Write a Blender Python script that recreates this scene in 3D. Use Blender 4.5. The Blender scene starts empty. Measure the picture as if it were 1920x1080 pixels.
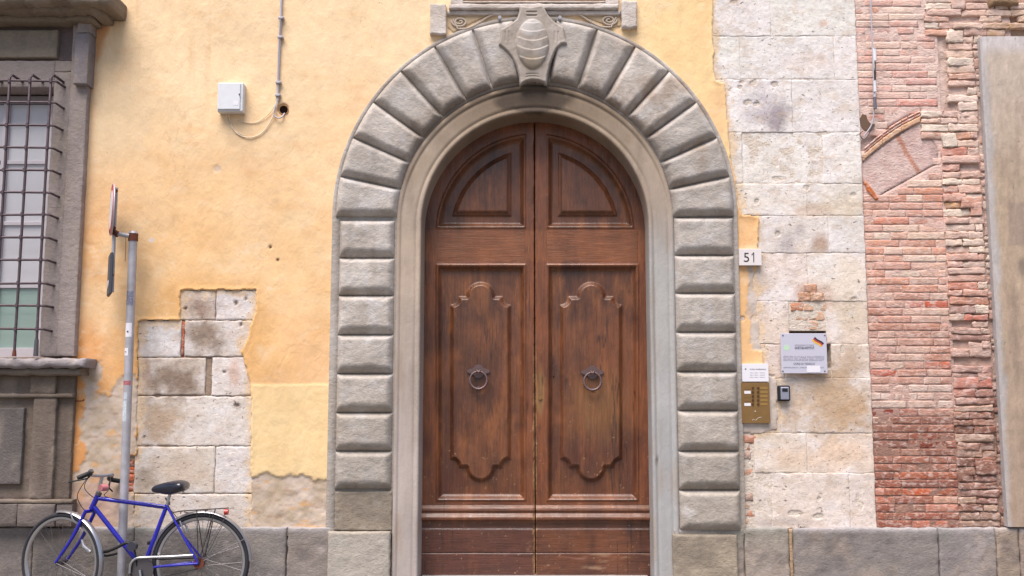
import bpy, bmesh, math, random
import numpy as np
from mathutils import Vector
from mathutils.geometry import tessellate_polygon

random.seed(7)
scene = bpy.context.scene
COL = scene.collection
PI = math.pi
rad = math.radians

# ------------------------------------------------------------------ camera
FPX = 1900.0                      # focal length in photo pixels (1920 wide)
PITCH = rad(6.8)
CX, CY, CZ = 0.0, -7.45, 1.40
cam_d = bpy.data.cameras.new('camera')
cam = bpy.data.objects.new('camera', cam_d)
COL.objects.link(cam)
cam.location = (CX, CY, CZ)
cam.rotation_euler = (PI / 2 + PITCH, 0, 0)
cam_d.sensor_width = 36.0
cam_d.lens = 36.0 * FPX / 1920.0
cam_d.clip_start = 0.05
cam_d.clip_end = 1200
scene.camera = cam
scene.render.resolution_x, scene.render.resolution_y = 1920, 1080

# ------------------------------------------------------------------ light
SUN_EL, SUN_AZ = rad(65), rad(26)       # azimuth: turned from straight-behind-camera to the left
world = bpy.data.worlds.new('World')
scene.world = world
world.use_nodes = True
wn = world.node_tree.nodes
wl = world.node_tree.links
bg = wn['Background']
sky = wn.new('ShaderNodeTexSky')
sky.sky_type = 'NISHITA'
sky.sun_disc = False
sky.sun_elevation = SUN_EL
sky.sun_rotation = PI + SUN_AZ
sky.air_density = 1.0
sky.dust_density = 3.0
sky.ozone_density = 1.0
wl.new(sky.outputs[0], bg.inputs[0])
bg.inputs[1].default_value = 0.09
sd = bpy.data.lights.new('sun', 'SUN')
sun = bpy.data.objects.new('sun', sd)
COL.objects.link(sun)
sd.energy = 3.5
sd.angle = rad(44)
sd.color = (1.0, 0.92, 0.86)
sdir = Vector((math.sin(SUN_AZ) * math.cos(SUN_EL), math.cos(SUN_AZ) * math.cos(SUN_EL), -math.sin(SUN_EL)))
sun.rotation_euler = sdir.to_track_quat('-Z', 'Y').to_euler()
sun.location = (-2, -6, 12)
scene.view_settings.view_transform = 'Standard'
scene.view_settings.look = 'None'
scene.view_settings.exposure = 0.82
scene.view_settings.gamma = 1.0
scene.view_settings.use_curve_mapping = False

# ------------------------------------------------------------------ maths
cT, sT = math.cos(PITCH), math.sin(PITCH)


def P(px, py, Y=0.0):
    """where the sight line of a photo pixel meets the vertical plane at depth Y -> X, Z"""
    u = (np.asarray(px, float) - 960) / FPX
    v = (540 - np.asarray(py, float)) / FPX
    t = (np.asarray(Y, float) - CY) / (cT - v * sT)
    return CX + u * t, CZ + (sT + v * cT) * t


def pix(X, Z, Y=0.0):
    dy = np.asarray(Y, float) - CY
    dz = np.asarray(Z, float) - CZ
    dep = dy * cT + dz * sT
    return 960 + FPX * np.asarray(X, float) / dep, 540 - FPX * (dz * cT - dy * sT) / dep


def XW(px, py=540, Y=0.0):
    return float(P(px, py, Y)[0])


def ZW(py, Y=0.0):
    return float(P(960, py, Y)[1])


def pt(px, py, Y):
    x, z = P(px, py, Y)
    return (float(x), float(Y), float(z))


def _hash(ix, iy, s):
    n = (ix * 374761393 + iy * 668265263 + s * 1442695041) & 0xffffffff
    n = ((n ^ (n >> 13)) * 1274126177) & 0xffffffff
    n = n ^ (n >> 16)
    return (n & 0xffff) / 32767.5 - 1.0


def vn(x, y, s=0):
    x = np.asarray(x, float); y = np.asarray(y, float)
    xf = np.floor(x); yf = np.floor(y)
    ix = xf.astype(np.int64) + 5000; iy = yf.astype(np.int64) + 5000
    fx = x - xf; fy = y - yf
    fx = fx * fx * (3 - 2 * fx); fy = fy * fy * (3 - 2 * fy)
    a = _hash(ix, iy, s); b = _hash(ix + 1, iy, s)
    c = _hash(ix, iy + 1, s); d = _hash(ix + 1, iy + 1, s)
    return (a * (1 - fx) + b * fx) * (1 - fy) + (c * (1 - fx) + d * fx) * fy


def fbm(x, y, sc, octv=4, s=0, gain=0.58):
    """sc: size of the largest feature, in the units of x and y"""
    r = 0; a = 1.0; t = 0
    x = np.asarray(x, float) / sc; y = np.asarray(y, float) / sc
    for k in range(octv):
        r = r + a * vn(x + 17.3 * k, y - 9.1 * k, s + k * 13)
        t += a; a *= gain
        x = x * 2.03; y = y * 2.03
    return r / t * 1.5


def sst(a, b, x):
    t = np.clip((np.asarray(x, float) - a) / (b - a), 0, 1)
    return t * t * (3 - 2 * t)


def sdf(px, py, poly):
    """signed distance to polygon, negative inside"""
    px = np.asarray(px, float); py = np.asarray(py, float)
    d = np.full(px.shape, 1e18); ins = np.zeros(px.shape, bool)
    n = len(poly)
    for i in range(n):
        ax, ay = poly[i]; bx, by = poly[(i + 1) % n]
        ex, ey = bx - ax, by - ay
        wx, wy = px - ax, py - ay
        t = np.clip((wx * ex + wy * ey) / (ex * ex + ey * ey + 1e-12), 0, 1)
        dx = wx - ex * t; dy = wy - ey * t
        d = np.minimum(d, dx * dx + dy * dy)
        c = ((ay > py) != (by > py))
        if abs(ey) > 1e-12:
            c = c & (px < ex * (py - ay) / ey + ax)
            ins = ins ^ c
    d = np.sqrt(d)
    return np.where(ins, -d, d)


ALB = 0.80


def lin(c):
    c = np.asarray(c, float) / 255.0
    return np.where(c <= 0.04045, c / 12.92, ((c + 0.055) / 1.055) ** 2.4) * ALB


def mixc(a, b, t):
    t = np.clip(np.asarray(t, float), 0, 1)[..., None]
    return a * (1 - t) + b * t


def const(c, n):
    return np.tile(lin(c), (n, 1))


# ------------------------------------------------------------------ objects
WPOS = {}


def tag(o, label=None, cat=None, group=None, kind=None):
    if label: o['label'] = label
    if cat: o['category'] = cat
    if group: o['group'] = group
    if kind: o['kind'] = kind
    return o


def thing(name, loc, label, cat, group=None):
    o = bpy.data.objects.new(name, None)
    o.empty_display_size = 0.1
    COL.objects.link(o)
    o.location = loc
    WPOS[o.name] = Vector(loc)
    return tag(o, label, cat, group)


def link(name, me, parent, wloc):
    o = bpy.data.objects.new(name, me)
    COL.objects.link(o)
    w = Vector(wloc)
    if parent is not None:
        o.parent = parent
        o.location = w - WPOS[parent.name]
    else:
        o.location = w
    WPOS[o.name] = w
    return o


def emit(name, V, Fq, mat, parent=None, col=None, smooth=True):
    V = np.asarray(V, float)
    c = V.mean(axis=0)
    me = bpy.data.meshes.new(name)
    if isinstance(Fq, np.ndarray):
        nf = len(Fq); k = Fq.shape[1]
        me.vertices.add(len(V)); me.loops.add(nf * k); me.polygons.add(nf)
        me.vertices.foreach_set('co', (V - c).ravel())
        me.loops.foreach_set('vertex_index', Fq.ravel().astype(np.int32))
        me.polygons.foreach_set('loop_start', np.arange(0, nf * k, k, dtype=np.int32))
        me.update(calc_edges=True)
    else:
        me.from_pydata([tuple(v) for v in (V - c)], [], Fq)
        me.update()
    me.polygons.foreach_set('use_smooth', np.full(len(me.polygons), bool(smooth)))
    if smooth and not isinstance(Fq, np.ndarray): me.set_sharp_from_angle(angle=rad(48))
    if col is not None:
        ca = me.color_attributes.new('Col', 'FLOAT_COLOR', 'POINT')
        rgba = np.ones((len(V), 4)); rgba[:, :3] = np.clip(col, 0.003, 0.92)
        ca.data.foreach_set('color', rgba.ravel())
    me.materials.append(mat)
    return link(name, me, parent, c)


def hf(name, x0, x1, z0, z1, step, yfun, cfun, mat, parent=None, yref=0.0, keep=None, label=None, mats=None, smooth=True):
    """relief surface: a world grid in X, Z; yfun(px, py) gives its depth, px/py being photo pixels at plane yref"""
    nx = max(2, int(round((x1 - x0) / step)) + 1); nz = max(2, int(round((z1 - z0) / step)) + 1)
    xs = np.linspace(x0, x1, nx); zs = np.linspace(z0, z1, nz)
    X, Z = np.meshgrid(xs, zs)
    X = X.ravel(); Z = Z.ravel()
    px, py = pix(X, Z, yref)
    Y = yfun(px, py)
    V = np.stack([X, Y, Z], 1)
    i = np.arange(nx * nz).reshape(nz, nx)
    Q = np.stack([i[:-1, :-1].ravel(), i[:-1, 1:].ravel(), i[1:, 1:].ravel(), i[1:, :-1].ravel()], 1)
    if keep is not None:
        kv = keep(px, py, Y)
        Q = Q[kv[Q].all(axis=1)]
    C = cfun(px, py)
    if label is None:
        used = np.unique(Q); mp = np.zeros(nx * nz, np.int64); mp[used] = np.arange(len(used))
        return emit(name, V[used], mp[Q], mat, parent, C[used], smooth)
    cpx = px[Q].mean(1); cpy = py[Q].mean(1)
    lab = label(cpx, cpy)
    out = {}
    for k in np.unique(lab):
        q = Q[lab == k]
        used = np.unique(q); mp = np.zeros(nx * nz, np.int64); mp[used] = np.arange(len(used))
        out[int(k)] = (V[used], mp[q], C[used])
    return out


# ------------------------------------------------------------------ materials
def base_mat(name):
    m = bpy.data.materials.new(name); m.use_nodes = True
    nt = m.node_tree
    return m, nt.nodes, nt.links, nt.nodes['Principled BSDF']


def simple(name, rgb, rough=0.5, metal=0.0, spec=0.5, srgb=True, var=0.0, vs=60, coat=0.0, bump=0.0):
    m, N, L, b = base_mat(name)
    c = lin(rgb) if srgb else np.array(rgb)
    b.inputs['Base Color'].default_value = (*[float(v) for v in c], 1)
    b.inputs['Roughness'].default_value = rough
    b.inputs['Metallic'].default_value = metal
    b.inputs['Specular IOR Level'].default_value = spec
    b.inputs['Coat Weight'].default_value = coat
    if var or bump:
        tc = N.new('ShaderNodeTexCoord'); no = N.new('ShaderNodeTexNoise')
        no.inputs['Scale'].default_value = vs; no.inputs['Detail'].default_value = 6
        L.new(tc.outputs['Object'], no.inputs['Vector'])
        if var:
            mr = N.new('ShaderNodeMapRange')
            mr.inputs[1].default_value = 0.3; mr.inputs[2].default_value = 0.7
            mr.inputs[3].default_value = 1 - var; mr.inputs[4].default_value = 1 + var * 0.6
            L.new(no.outputs[0], mr.inputs[0])
            vm = N.new('ShaderNodeVectorMath'); vm.operation = 'SCALE'
            vm.inputs[0].default_value = [float(v) for v in c]
            L.new(mr.outputs[0], vm.inputs['Scale']); L.new(vm.outputs[0], b.inputs['Base Color'])
        if bump:
            bp = N.new('ShaderNodeBump'); bp.inputs['Strength'].default_value = bump
            bp.inputs['Distance'].default_value = 0.002
            L.new(no.outputs[0], bp.inputs['Height']); L.new(bp.outputs[0], b.inputs['Normal'])
    return m


def surf(name, rough=0.85, mods=(), bumps=(), pits=None, spec=0.25, coat=0.0, streak=None, rvar=0.0):
    """material that takes its colour zones from the mesh's Col layer and adds grain, pits and relief"""
    m, N, L, b = base_mat(name)
    b.inputs['Roughness'].default_value = rough
    b.inputs['Specular IOR Level'].default_value = spec
    b.inputs['Coat Weight'].default_value = coat
    b.inputs['Coat Roughness'].default_value = 0.3
    at = N.new('ShaderNodeAttribute'); at.attribute_name = 'Col'
    geo = N.new('ShaderNodeNewGeometry')
    col = at.outputs['Color']

    def noise(sc, det, dist=0.0, ro=0.55):
        mp = N.new('ShaderNodeMapping'); mp.inputs['Scale'].default_value = sc
        L.new(geo.outputs['Position'], mp.inputs['Vector'])
        no = N.new('ShaderNodeTexNoise'); no.inputs['Scale'].default_value = 1.0
        no.inputs['Detail'].default_value = det; no.inputs['Roughness'].default_value = ro
        no.inputs['Distortion'].default_value = dist
        L.new(mp.outputs[0], no.inputs['Vector'])
        return no.outputs[0]

    def mr(src, a, bb, lo, hi):
        n = N.new('ShaderNodeMapRange')
        for i, v in enumerate((a, bb, lo, hi)): n.inputs[i + 1].default_value = v
        L.new(src, n.inputs[0])
        return n.outputs[0]
    for (sc, det, lo, hi) in mods:
        f = mr(noise(sc, det), 0.3, 0.7, lo, hi)
        vm = N.new('ShaderNodeVectorMath'); vm.operation = 'SCALE'
        L.new(col, vm.inputs[0]); L.new(f, vm.inputs['Scale'])
        col = vm.outputs[0]
    h = None
    for (sc, det, w) in bumps:
        f = mr(noise(sc, det, 0.3, 0.62), 0.0, 1.0, 0.0, w)
        if h is None: h = f
        else:
            ad = N.new('ShaderNodeMath'); ad.operation = 'ADD'
            L.new(h, ad.inputs[0]); L.new(f, ad.inputs[1]); h = ad.outputs[0]
    for pt_ in (pits or []):
        sc, a, bb, pc, strength, dep = pt_
        f = mr(noise(sc, 4, 0.6), a, bb, strength, 0.0)
        mx = N.new('ShaderNodeMix'); mx.data_type = 'RGBA'
        L.new(f, mx.inputs[0]); L.new(col, mx.inputs[6])
        mx.inputs[7].default_value = (*[float(v) for v in lin(pc)], 1)
        col = mx.outputs[2]
        if dep:
            g = N.new('ShaderNodeMath'); g.operation = 'MULTIPLY'; g.inputs[1].default_value = -dep
            L.new(f, g.inputs[0])
            if h is None: h = g.outputs[0]
            else:
                ad = N.new('ShaderNodeMath'); ad.operation = 'ADD'
                L.new(h, ad.inputs[0]); L.new(g.outputs[0], ad.inputs[1]); h = ad.outputs[0]
    L.new(col, b.inputs['Base Color'])
    if rvar:
        L.new(mr(noise((14, 14, 5), 4), 0.3, 0.7, rough - rvar, rough + rvar), b.inputs['Roughness'])
    if h is not None:
        bp = N.new('ShaderNodeBump'); bp.inputs['Strength'].default_value = 1.0
        bp.inputs['Distance'].default_value = 1.0
        L.new(h, bp.inputs['Height']); L.new(bp.outputs[0], b.inputs['Normal'])
    return m


M_PLASTER = surf('ochre plaster', 0.9,
                 mods=[((2.6, 2.6, 2.0), 5, 0.93, 1.06), ((16, 16, 10), 5, 0.95, 1.04), ((120, 120, 120), 3, 0.97, 1.03)],
                 bumps=[((9, 9, 6), 4, 0.008), ((60, 60, 45), 4, 0.0016), ((260, 260, 260), 2, 0.0005)],
                 pits=[((34, 34, 26), 0.24, 0.27, (150, 110, 70), 0.6, 0.001)])
M_TRAV = surf('pitted limestone', 0.85,
              mods=[((7, 7, 9), 6, 0.92, 1.06), ((45, 45, 50), 6, 0.88, 1.07)],
              bumps=[((24, 24, 28), 5, 0.005), ((120, 120, 140), 4, 0.0022)],
              pits=[((26, 26, 44), 0.30, 0.335, (124, 100, 84), 0.75, 0.004),
                    ((75, 75, 100), 0.31, 0.37, (160, 138, 122), 0.7, 0.002), ((9, 9, 13), 0.36, 0.46, (206, 186, 166), 0.4, 0.0)])
M_GREY = surf('grey sandstone', 0.8,
              mods=[((5, 5, 5), 5, 0.90, 1.07), ((40, 40, 50), 6, 0.88, 1.08), ((220, 220, 220), 2, 0.94, 1.05)],
              bumps=[((22, 22, 30), 5, 0.007), ((90, 90, 110), 4, 0.003), ((300, 300, 300), 2, 0.0012)],
              pits=[((60, 60, 80), 0.27, 0.31, (95, 85, 78), 0.5, 0.001)])
M_SMOOTH = surf('dressed sandstone', 0.75,
                mods=[((5, 5, 2.5), 5, 0.92, 1.05), ((60, 60, 12), 5, 0.96, 1.04)],
                bumps=[((16, 16, 10), 4, 0.004), ((110, 110, 60), 4, 0.0012)])
M_BRICK = surf('old brick', 0.9,
               mods=[((5, 5, 8), 5, 0.86, 1.1), ((30, 30, 45), 6, 0.84, 1.12), ((160, 160, 200), 3, 0.92, 1.06)],
               bumps=[((45, 45, 80), 5, 0.009), ((160, 160, 200), 4, 0.003)],
               pits=[((22, 22, 40), 0.36, 0.52, (240, 218, 208), 0.5, 0.0),
                     ((70, 70, 110), 0.26, 0.31, (120, 80, 66), 0.7, 0.003)])
M_MORTAR = surf('lime mortar', 0.95,
                mods=[((12, 12, 20), 5, 0.85, 1.08), ((90, 90, 90), 4, 0.9, 1.06)],
                bumps=[((40, 40, 60), 5, 0.010), ((160, 160, 160), 3, 0.003)],
                pits=[((50, 50, 70), 0.28, 0.33, (130, 100, 85), 0.6, 0.004)])
M_RENDER = surf('weathered cement render', 0.9,
                mods=[((10, 10, 4), 6, 0.90, 1.08), ((40, 40, 14), 6, 0.88, 1.08), ((160, 160, 160), 4, 0.93, 1.05)],
                pits=[((30, 30, 20), 0.27, 0.31, (120, 104, 92), 0.6, 0.002)],
                bumps=[((18, 18, 10), 4, 0.006), ((140, 140, 120), 3, 0.001)])
M_WOODV = surf('varnished oak upright grain', 0.42,
               mods=[((75, 75, 3.5), 7, 0.78, 1.20), ((9, 9, 3.2), 5, 0.86, 1.12), ((260, 260, 14), 3, 0.80, 1.14)],
               bumps=[((110, 110, 5), 5, 0.0026), ((14, 14, 4), 3, 0.004)],
               pits=[((60, 60, 34), 0.20, 0.23, (170, 130, 100), 0.4, 0.0)], spec=0.5, coat=0.25, rvar=0.12)
M_WOODH = surf('varnished oak level grain', 0.42,
               mods=[((3.5, 75, 75), 7, 0.78, 1.20), ((3.2, 9, 9), 5, 0.86, 1.12), ((14, 260, 260), 3, 0.80, 1.14)],
               bumps=[((5, 110, 110), 5, 0.0026), ((4, 14, 14), 3, 0.004)],
               pits=[((34, 60, 60), 0.20, 0.23, (170, 130, 100), 0.4, 0.0)], spec=0.5, coat=0.25, rvar=0.12)
M_IRON = simple('wrought iron', (96, 82, 88), 0.6, 0.35, var=0.3, vs=30, bump=0.4)
M_KNOCK = simple('dull iron knocker', (118, 96, 96), 0.5, 0.5, var=0.2, vs=80)
M_RUST = simple('rusty iron', (120, 66, 48), 0.85, 0.1, var=0.3, vs=90, bump=0.5)
M_ZINC = simple('galvanised pole', (188, 186, 194), 0.5, 0.2, var=0.2, vs=14, bump=0.3)
M_WHITE = simple('white enamel', (232, 234, 240), 0.4, var=0.05, vs=20)
M_BOX = simple('pale grey plastic', (226, 230, 238), 0.5, var=0.04, vs=9)
M_PVC = simple('grey pvc conduit', (190, 186, 196), 0.5)
M_CREAM = simple('cream cable', (244, 226, 200), 0.6)
M_BLACK = simple('black rubber', (28, 28, 32), 0.6, spec=0.4)
M_TYRE = simple('tyre rubber', (42, 42, 50), 0.8, var=0.2, vs=50)
M_SADDLE = simple('black saddle vinyl', (26, 28, 44), 0.25, spec=0.6, coat=0.3)
M_CHROME = simple('brushed aluminium', (200, 200, 205), 0.28, 0.85)
M_STEEL = simple('dull steel', (120, 116, 120), 0.4, 0.8)
M_BLUE = simple('blue bicycle paint', (30, 28, 172), 0.38, spec=0.5, coat=0.3, var=0.2, vs=40)
M_RED = simple('red plastic', (190, 52, 52), 0.3, spec=0.6)
M_SIGNRED = simple('red sign paint', (190, 70, 80), 0.5)
M_SIGNGREY = simple('dark grey sign back', (80, 82, 92), 0.6)
M_BRASS = simple('dull brass', (150, 116, 70), 0.42, 0.35, var=0.1, vs=12)
M_BRASSD = simple('tarnished brass button', (110, 78, 48), 0.4, 0.6)
M_BRASSL = simple('polished brass strip', (186, 146, 86), 0.35, 0.5)
M_PAPER = simple('white paper', (240, 238, 246), 0.7)
M_PLATE = simple('silver plate', (214, 212, 228), 0.4, 0.15)
M_MARBLE = simple('white marble', (238, 230, 230), 0.4, var=0.05, vs=12)
M_INK = simple('black ink', (30, 30, 36), 0.6)
M_INKG = simple('grey ink', (150, 146, 164), 0.6)
M_INKM = simple('dark grey ink', (92, 90, 106), 0.6)
M_GREEN = simple('pale green ink', (196, 226, 196), 0.6)
M_GOLD = simple('yellow ink', (240, 190, 60), 0.6)
M_SCRATCH = simple('bare metal scratch', (215, 205, 200), 0.4)
M_VERD = simple('green cable', (96, 120, 108), 0.7)
M_HOLE = simple('dark void', (30, 22, 20), 0.95, spec=0.0)
M_GLASSW = simple('white curtained glass', (222, 220, 226), 0.1, spec=0.6, var=0.05, vs=3)
M_GLASSG = simple('green film glass', (164, 188, 180), 0.1, spec=0.6, var=0.05, vs=3)
M_SASH = simple('white sash paint', (222, 216, 222), 0.5, var=0.05, vs=10)


# ------------------------------------------------------------------ mesh makers
def quad_grid(nx, nz):
    i = np.arange(nx * nz).reshape(nz, nx)
    return np.stack([i[:-1, :-1].ravel(), i[:-1, 1:].ravel(), i[1:, 1:].ravel(), i[1:, :-1].ravel()], 1)


def ring_ids(nx, nz):
    i = np.arange(nx * nz).reshape(nz, nx)
    return np.concatenate([i[0, :-1], i[:-1, -1], i[-1, :0:-1], i[:0:-1, 0]])


def slab_from_grid(X, Y, Z, nx, nz, yback):
    """front grid + side skirt back to yback"""
    V = np.stack([X, Y, Z], 1)
    Q = quad_grid(nx, nz)
    r = ring_ids(nx, nz)
    B = V[r].copy(); B[:, 1] = yback
    n = len(V); k = len(r)
    j = np.arange(k)
    S = np.stack([r, n + j, n + (j + 1) % k, r[(j + 1) % k]], 1)
    return np.concatenate([V, B]), np.concatenate([Q, S]), r


def stops(a, b, bev, step):
    L = b - a
    bev = min(bev, L * 0.25)
    n = max(1, int(round((L - 2 * bev) / step)))
    return np.concatenate([[a, a + bev * 0.45], np.linspace(a + bev, b - bev, n + 1), [b - bev * 0.45, b]])


HOLES = [(1391, 154, 5, 4), (1412, 155, 6, 4.5), (1404, 192, 9, 4), (1417, 195, 6, 3), (1375, 3, 5, 4), (1452, 157, 5, 5), (1388, 164, 4, 3), (1460, 335, 10, 3), (1418, 378, 4, 5), (1459, 438, 5, 3.5),
         (1542, 250, 12, 2.5), (1512, 352, 5, 5), (1600, 366, 5, 3), (442, 568, 3.5, 5), (461, 561, 2.5, 5), (348, 578, 4, 3), (444, 759, 6, 4), (375, 1008, 5, 3), (1412, 640, 6, 4), (1535, 968, 9, 4),
         (1490, 962, 12, 3), (1425, 950, 4, 6), (1608, 935, 2.5, 9), (1614, 948, 2.5, 7), (1536, 935, 3, 3), (1443, 706, 8, 2.5), (295, 742, 7, 3), (420, 697, 4, 3), (1580, 655, 2.5, 8), (1600, 560, 6, 2.5), (452, 608, 3, 4)]


def hole_mask(px, py):
    m = np.zeros(np.shape(px))
    nz = fbm(px, py, 6, 3, 77)
    for (hx, hy, rx, ry) in HOLES:
        m = np.maximum(m, sst(1.35, .55, np.hypot((px - hx) / rx, (py - hy) / ry) + .45 * nz))
    return m


def block(name, x0, x1, z0, z1, yf, yb, mat, parent, cfun, step=0.0095, bev=0.012, drop=0.008, rough=0.002, wob=0.003, seed=None, slope=0.0):
    """a dressed stone: softened irregular edges, slightly uneven face"""
    sd_ = random.randrange(9999) if seed is None else seed
    xs = stops(x0, x1, bev, step); zs = stops(z0, z1, bev, step)
    nx, nz = len(xs), len(zs)
    X, Z = np.meshgrid(xs, zs); X = X.ravel(); Z = Z.ravel()
    d = np.minimum(np.minimum(X - x0, x1 - X), np.minimum(Z - z0, z1 - Z))
    d = d + fbm(X, Z, 0.06, 3, sd_ + 5) * wob
    e = np.clip(1 - d / bev, 0, 1.3)
    Y = yf + drop * e * e + fbm(X, Z, 0.09, 4, sd_) * rough + slope * (Z - z0)
    if mat is M_TRAV:
        Y = Y + 0.012 * hole_mask(*pix(X, Z, yf))
    edge = np.clip(1 - np.minimum(np.minimum(X - x0, x1 - X), np.minimum(Z - z0, z1 - Z)) / (bev + 1e-6), 0, 1)
    X = X + fbm(Z, X, 0.05, 3, sd_ + 1) * wob * edge
    Z = Z + fbm(X, Z, 0.05, 3, sd_ + 2) * wob * edge
    V, Q, r = slab_from_grid(X, Y, Z, nx, nz, yb)
    px, py = pix(V[:, 0], V[:, 2], yf)
    return emit(name, V, Q, mat, parent, cfun(px, py))


def brick(name, x0, x1, z0, z1, yf, depth, color, parent, jit=0.003, mat=None, fine=False, rot=0.0, tilt=0.0, edge_drop=0.004, lime=0.0):
    xs = np.array([0, .06, .35, .65, .94, 1.]) * (x1 - x0) + x0
    zs = np.array([0, .16, .84, 1.]) * (z1 - z0) + z0
    if fine:
        xs = np.array([0, .04, .18, .34, .5, .66, .82, .96, 1.]) * (x1 - x0) + x0
        zs = np.array([0, .1, .35, .65, .9, 1.]) * (z1 - z0) + z0
    X, Z = np.meshgrid(xs, zs)
    e = np.zeros(X.shape); e[0] = e[-1] = 1; e[:, 0] = e[:, -1] = 1
    rs = np.random.RandomState(random.randrange(99999))
    X = X + rs.uniform(-1, 1, X.shape) * jit * e
    Z = Z + rs.uniform(-1, 1, X.shape) * jit * 0.8 * e
    if fine:
        hx = random.uniform(0, 50)
        X = X + fbm(X + hx, Z, .06, 3, 5) * .004 * e
        Z = Z + fbm(X, Z + hx, .05, 3, 6) * .004 * e
        yf = yf + fbm(X + hx, Z, .05, 3, 7) * .006
    Y = yf + e * edge_drop + rs.uniform(-1, 1, X.shape) * jit * 0.5 + tilt * (X - (x0 + x1) / 2)
    if rot:
        cx, cz = (x0 + x1) / 2, (z0 + z1) / 2
        c, s = math.cos(rot), math.sin(rot)
        X, Z = cx + (X - cx) * c - (Z - cz) * s, cz + (X - cx) * s + (Z - cz) * c
    V, Q, r = slab_from_grid(X.ravel(), Y.ravel(), Z.ravel(), len(xs), len(zs), float(np.mean(yf)) + depth)
    c = lin(color) * np.array([1.02, .97, .88]) * (1 + rs.uniform(-.08, .08, (len(V), 1)))
    if lime:
        qx, qy = pix(V[:, 0], V[:, 2])
        c = mixc(c, band_c(qx, qy), lime * sst(-.9, .8, fbm(qx, qy * 1.8, 60, 5, 333, .7) + rs.uniform(-.3, .3)))
    return emit(name, V, Q, mat or M_BRICK, parent, c)


def box_arr(x0, x1, y0, y1, z0, z1):
    V = [(x0, y0, z0), (x1, y0, z0), (x1, y1, z0), (x0, y1, z0), (x0, y0, z1), (x1, y0, z1), (x1, y1, z1), (x0, y1, z1)]
    Fq = [(0, 1, 5, 4), (1, 2, 6, 5), (2, 3, 7, 6), (3, 0, 4, 7), (4, 5, 6, 7), (0, 3, 2, 1)]
    return V, Fq


def box(name, x0, x1, y0, y1, z0, z1, mat, parent=None, bev=0.0):
    x0, x1 = sorted((x0, x1)); y0, y1 = sorted((y0, y1)); z0, z1 = sorted((z0, z1))
    V, Fq = box_arr(x0, x1, y0, y1, z0, z1)
    c = Vector(((x0 + x1) / 2, (y0 + y1) / 2, (z0 + z1) / 2))
    bm = bmesh.new()
    vs = [bm.verts.new(Vector(v) - c) for v in V]
    for f in Fq: bm.faces.new([vs[i] for i in f])
    if bev:
        bmesh.ops.bevel(bm, geom=list(bm.edges), offset=bev, segments=2, affect='EDGES', profile=0.5)
    bmesh.ops.recalc_face_normals(bm, faces=bm.faces)
    me = bpy.data.meshes.new(name); bm.to_mesh(me); bm.free()
    me.materials.append(mat)
    return link(name, me, parent, c)


def tube_arr(pts, r, sides=10, closed=False, caps=True):
    pts = [Vector(p) for p in pts]
    n = len(pts)
    rr = r if hasattr(r, '__len__') else [r] * n
    V = []; Fq = []
    up = None
    for i, p in enumerate(pts):
        if closed: t = (pts[(i + 1) % n] - pts[i - 1])
        else: t = pts[min(i + 1, n - 1)] - pts[max(i - 1, 0)]
        t.normalize()
        if up is None:
            a = Vector((0, 0, 1)) if abs(t.z) < 0.9 else Vector((1, 0, 0))
            up = t.cross(a).normalized()
        else:
            up = (up - t * up.dot(t))
            up = up.normalized() if up.length > 1e-6 else t.orthogonal().normalized()
        b = t.cross(up)
        for k in range(sides):
            a = 2 * PI * k / sides
            V.append(p + (up * math.cos(a) + b * math.sin(a)) * rr[i])
    m = n if closed else n - 1
    for i in range(m):
        i2 = (i + 1) % n
        for k in range(sides):
            k2 = (k + 1) % sides
            Fq.append((i * sides + k, i * sides + k2, i2 * sides + k2, i2 * sides + k))
    if caps and not closed:
        Fq.append(tuple(reversed(range(sides))))
        Fq.append(tuple((n - 1) * sides + k for k in range(sides)))
    return [tuple(v) for v in V], Fq


def tube(name, pts, r, mat, parent=None, sides=10, closed=False):
    V, Fq = tube_arr(pts, r, sides, closed)
    return emit(name, V, Fq, mat, parent)


def multi(name, parts, mat, parent=None, smooth=True):
    V = []; Fq = []
    for v, f in parts:
        o = len(V); V += list(v); Fq += [tuple(i + o for i in q) for q in f]
    return emit(name, V, Fq, mat, parent, None, smooth)


def smooth_path(pts, n=6):
    pts = [Vector(p) for p in pts]
    out = []
    for i in range(len(pts) - 1):
        p0 = pts[max(i - 1, 0)]; p1 = pts[i]; p2 = pts[i + 1]; p3 = pts[min(i + 2, len(pts) - 1)]
        for k in range(n):
            t = k / n
            out.append(0.5 * ((2 * p1) + (-p0 + p2) * t + (2 * p0 - 5 * p1 + 4 * p2 - p3) * t * t + (-p0 + 3 * p1 - 3 * p2 + p3) * t ** 3))
    out.append(pts[-1])
    return out


def disc_arr(c, r, nrm, thick, seg=24):
    nrm = Vector(nrm).normalized(); a = nrm.orthogonal().normalized(); b = nrm.cross(a)
    c = Vector(c); V = []; Fq = []
    for s in (0, 1):
        for k in range(seg):
            t = 2 * PI * k / seg
            V.append(tuple(c + nrm * thick * s + (a * math.cos(t) + b * math.sin(t)) * r))
    for k in range(seg):
        Fq.append((k, (k + 1) % seg, seg + (k + 1) % seg, seg + k))
    Fq.append(tuple(reversed(range(seg)))); Fq.append(tuple(range(seg, 2 * seg)))
    return V, Fq


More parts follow.
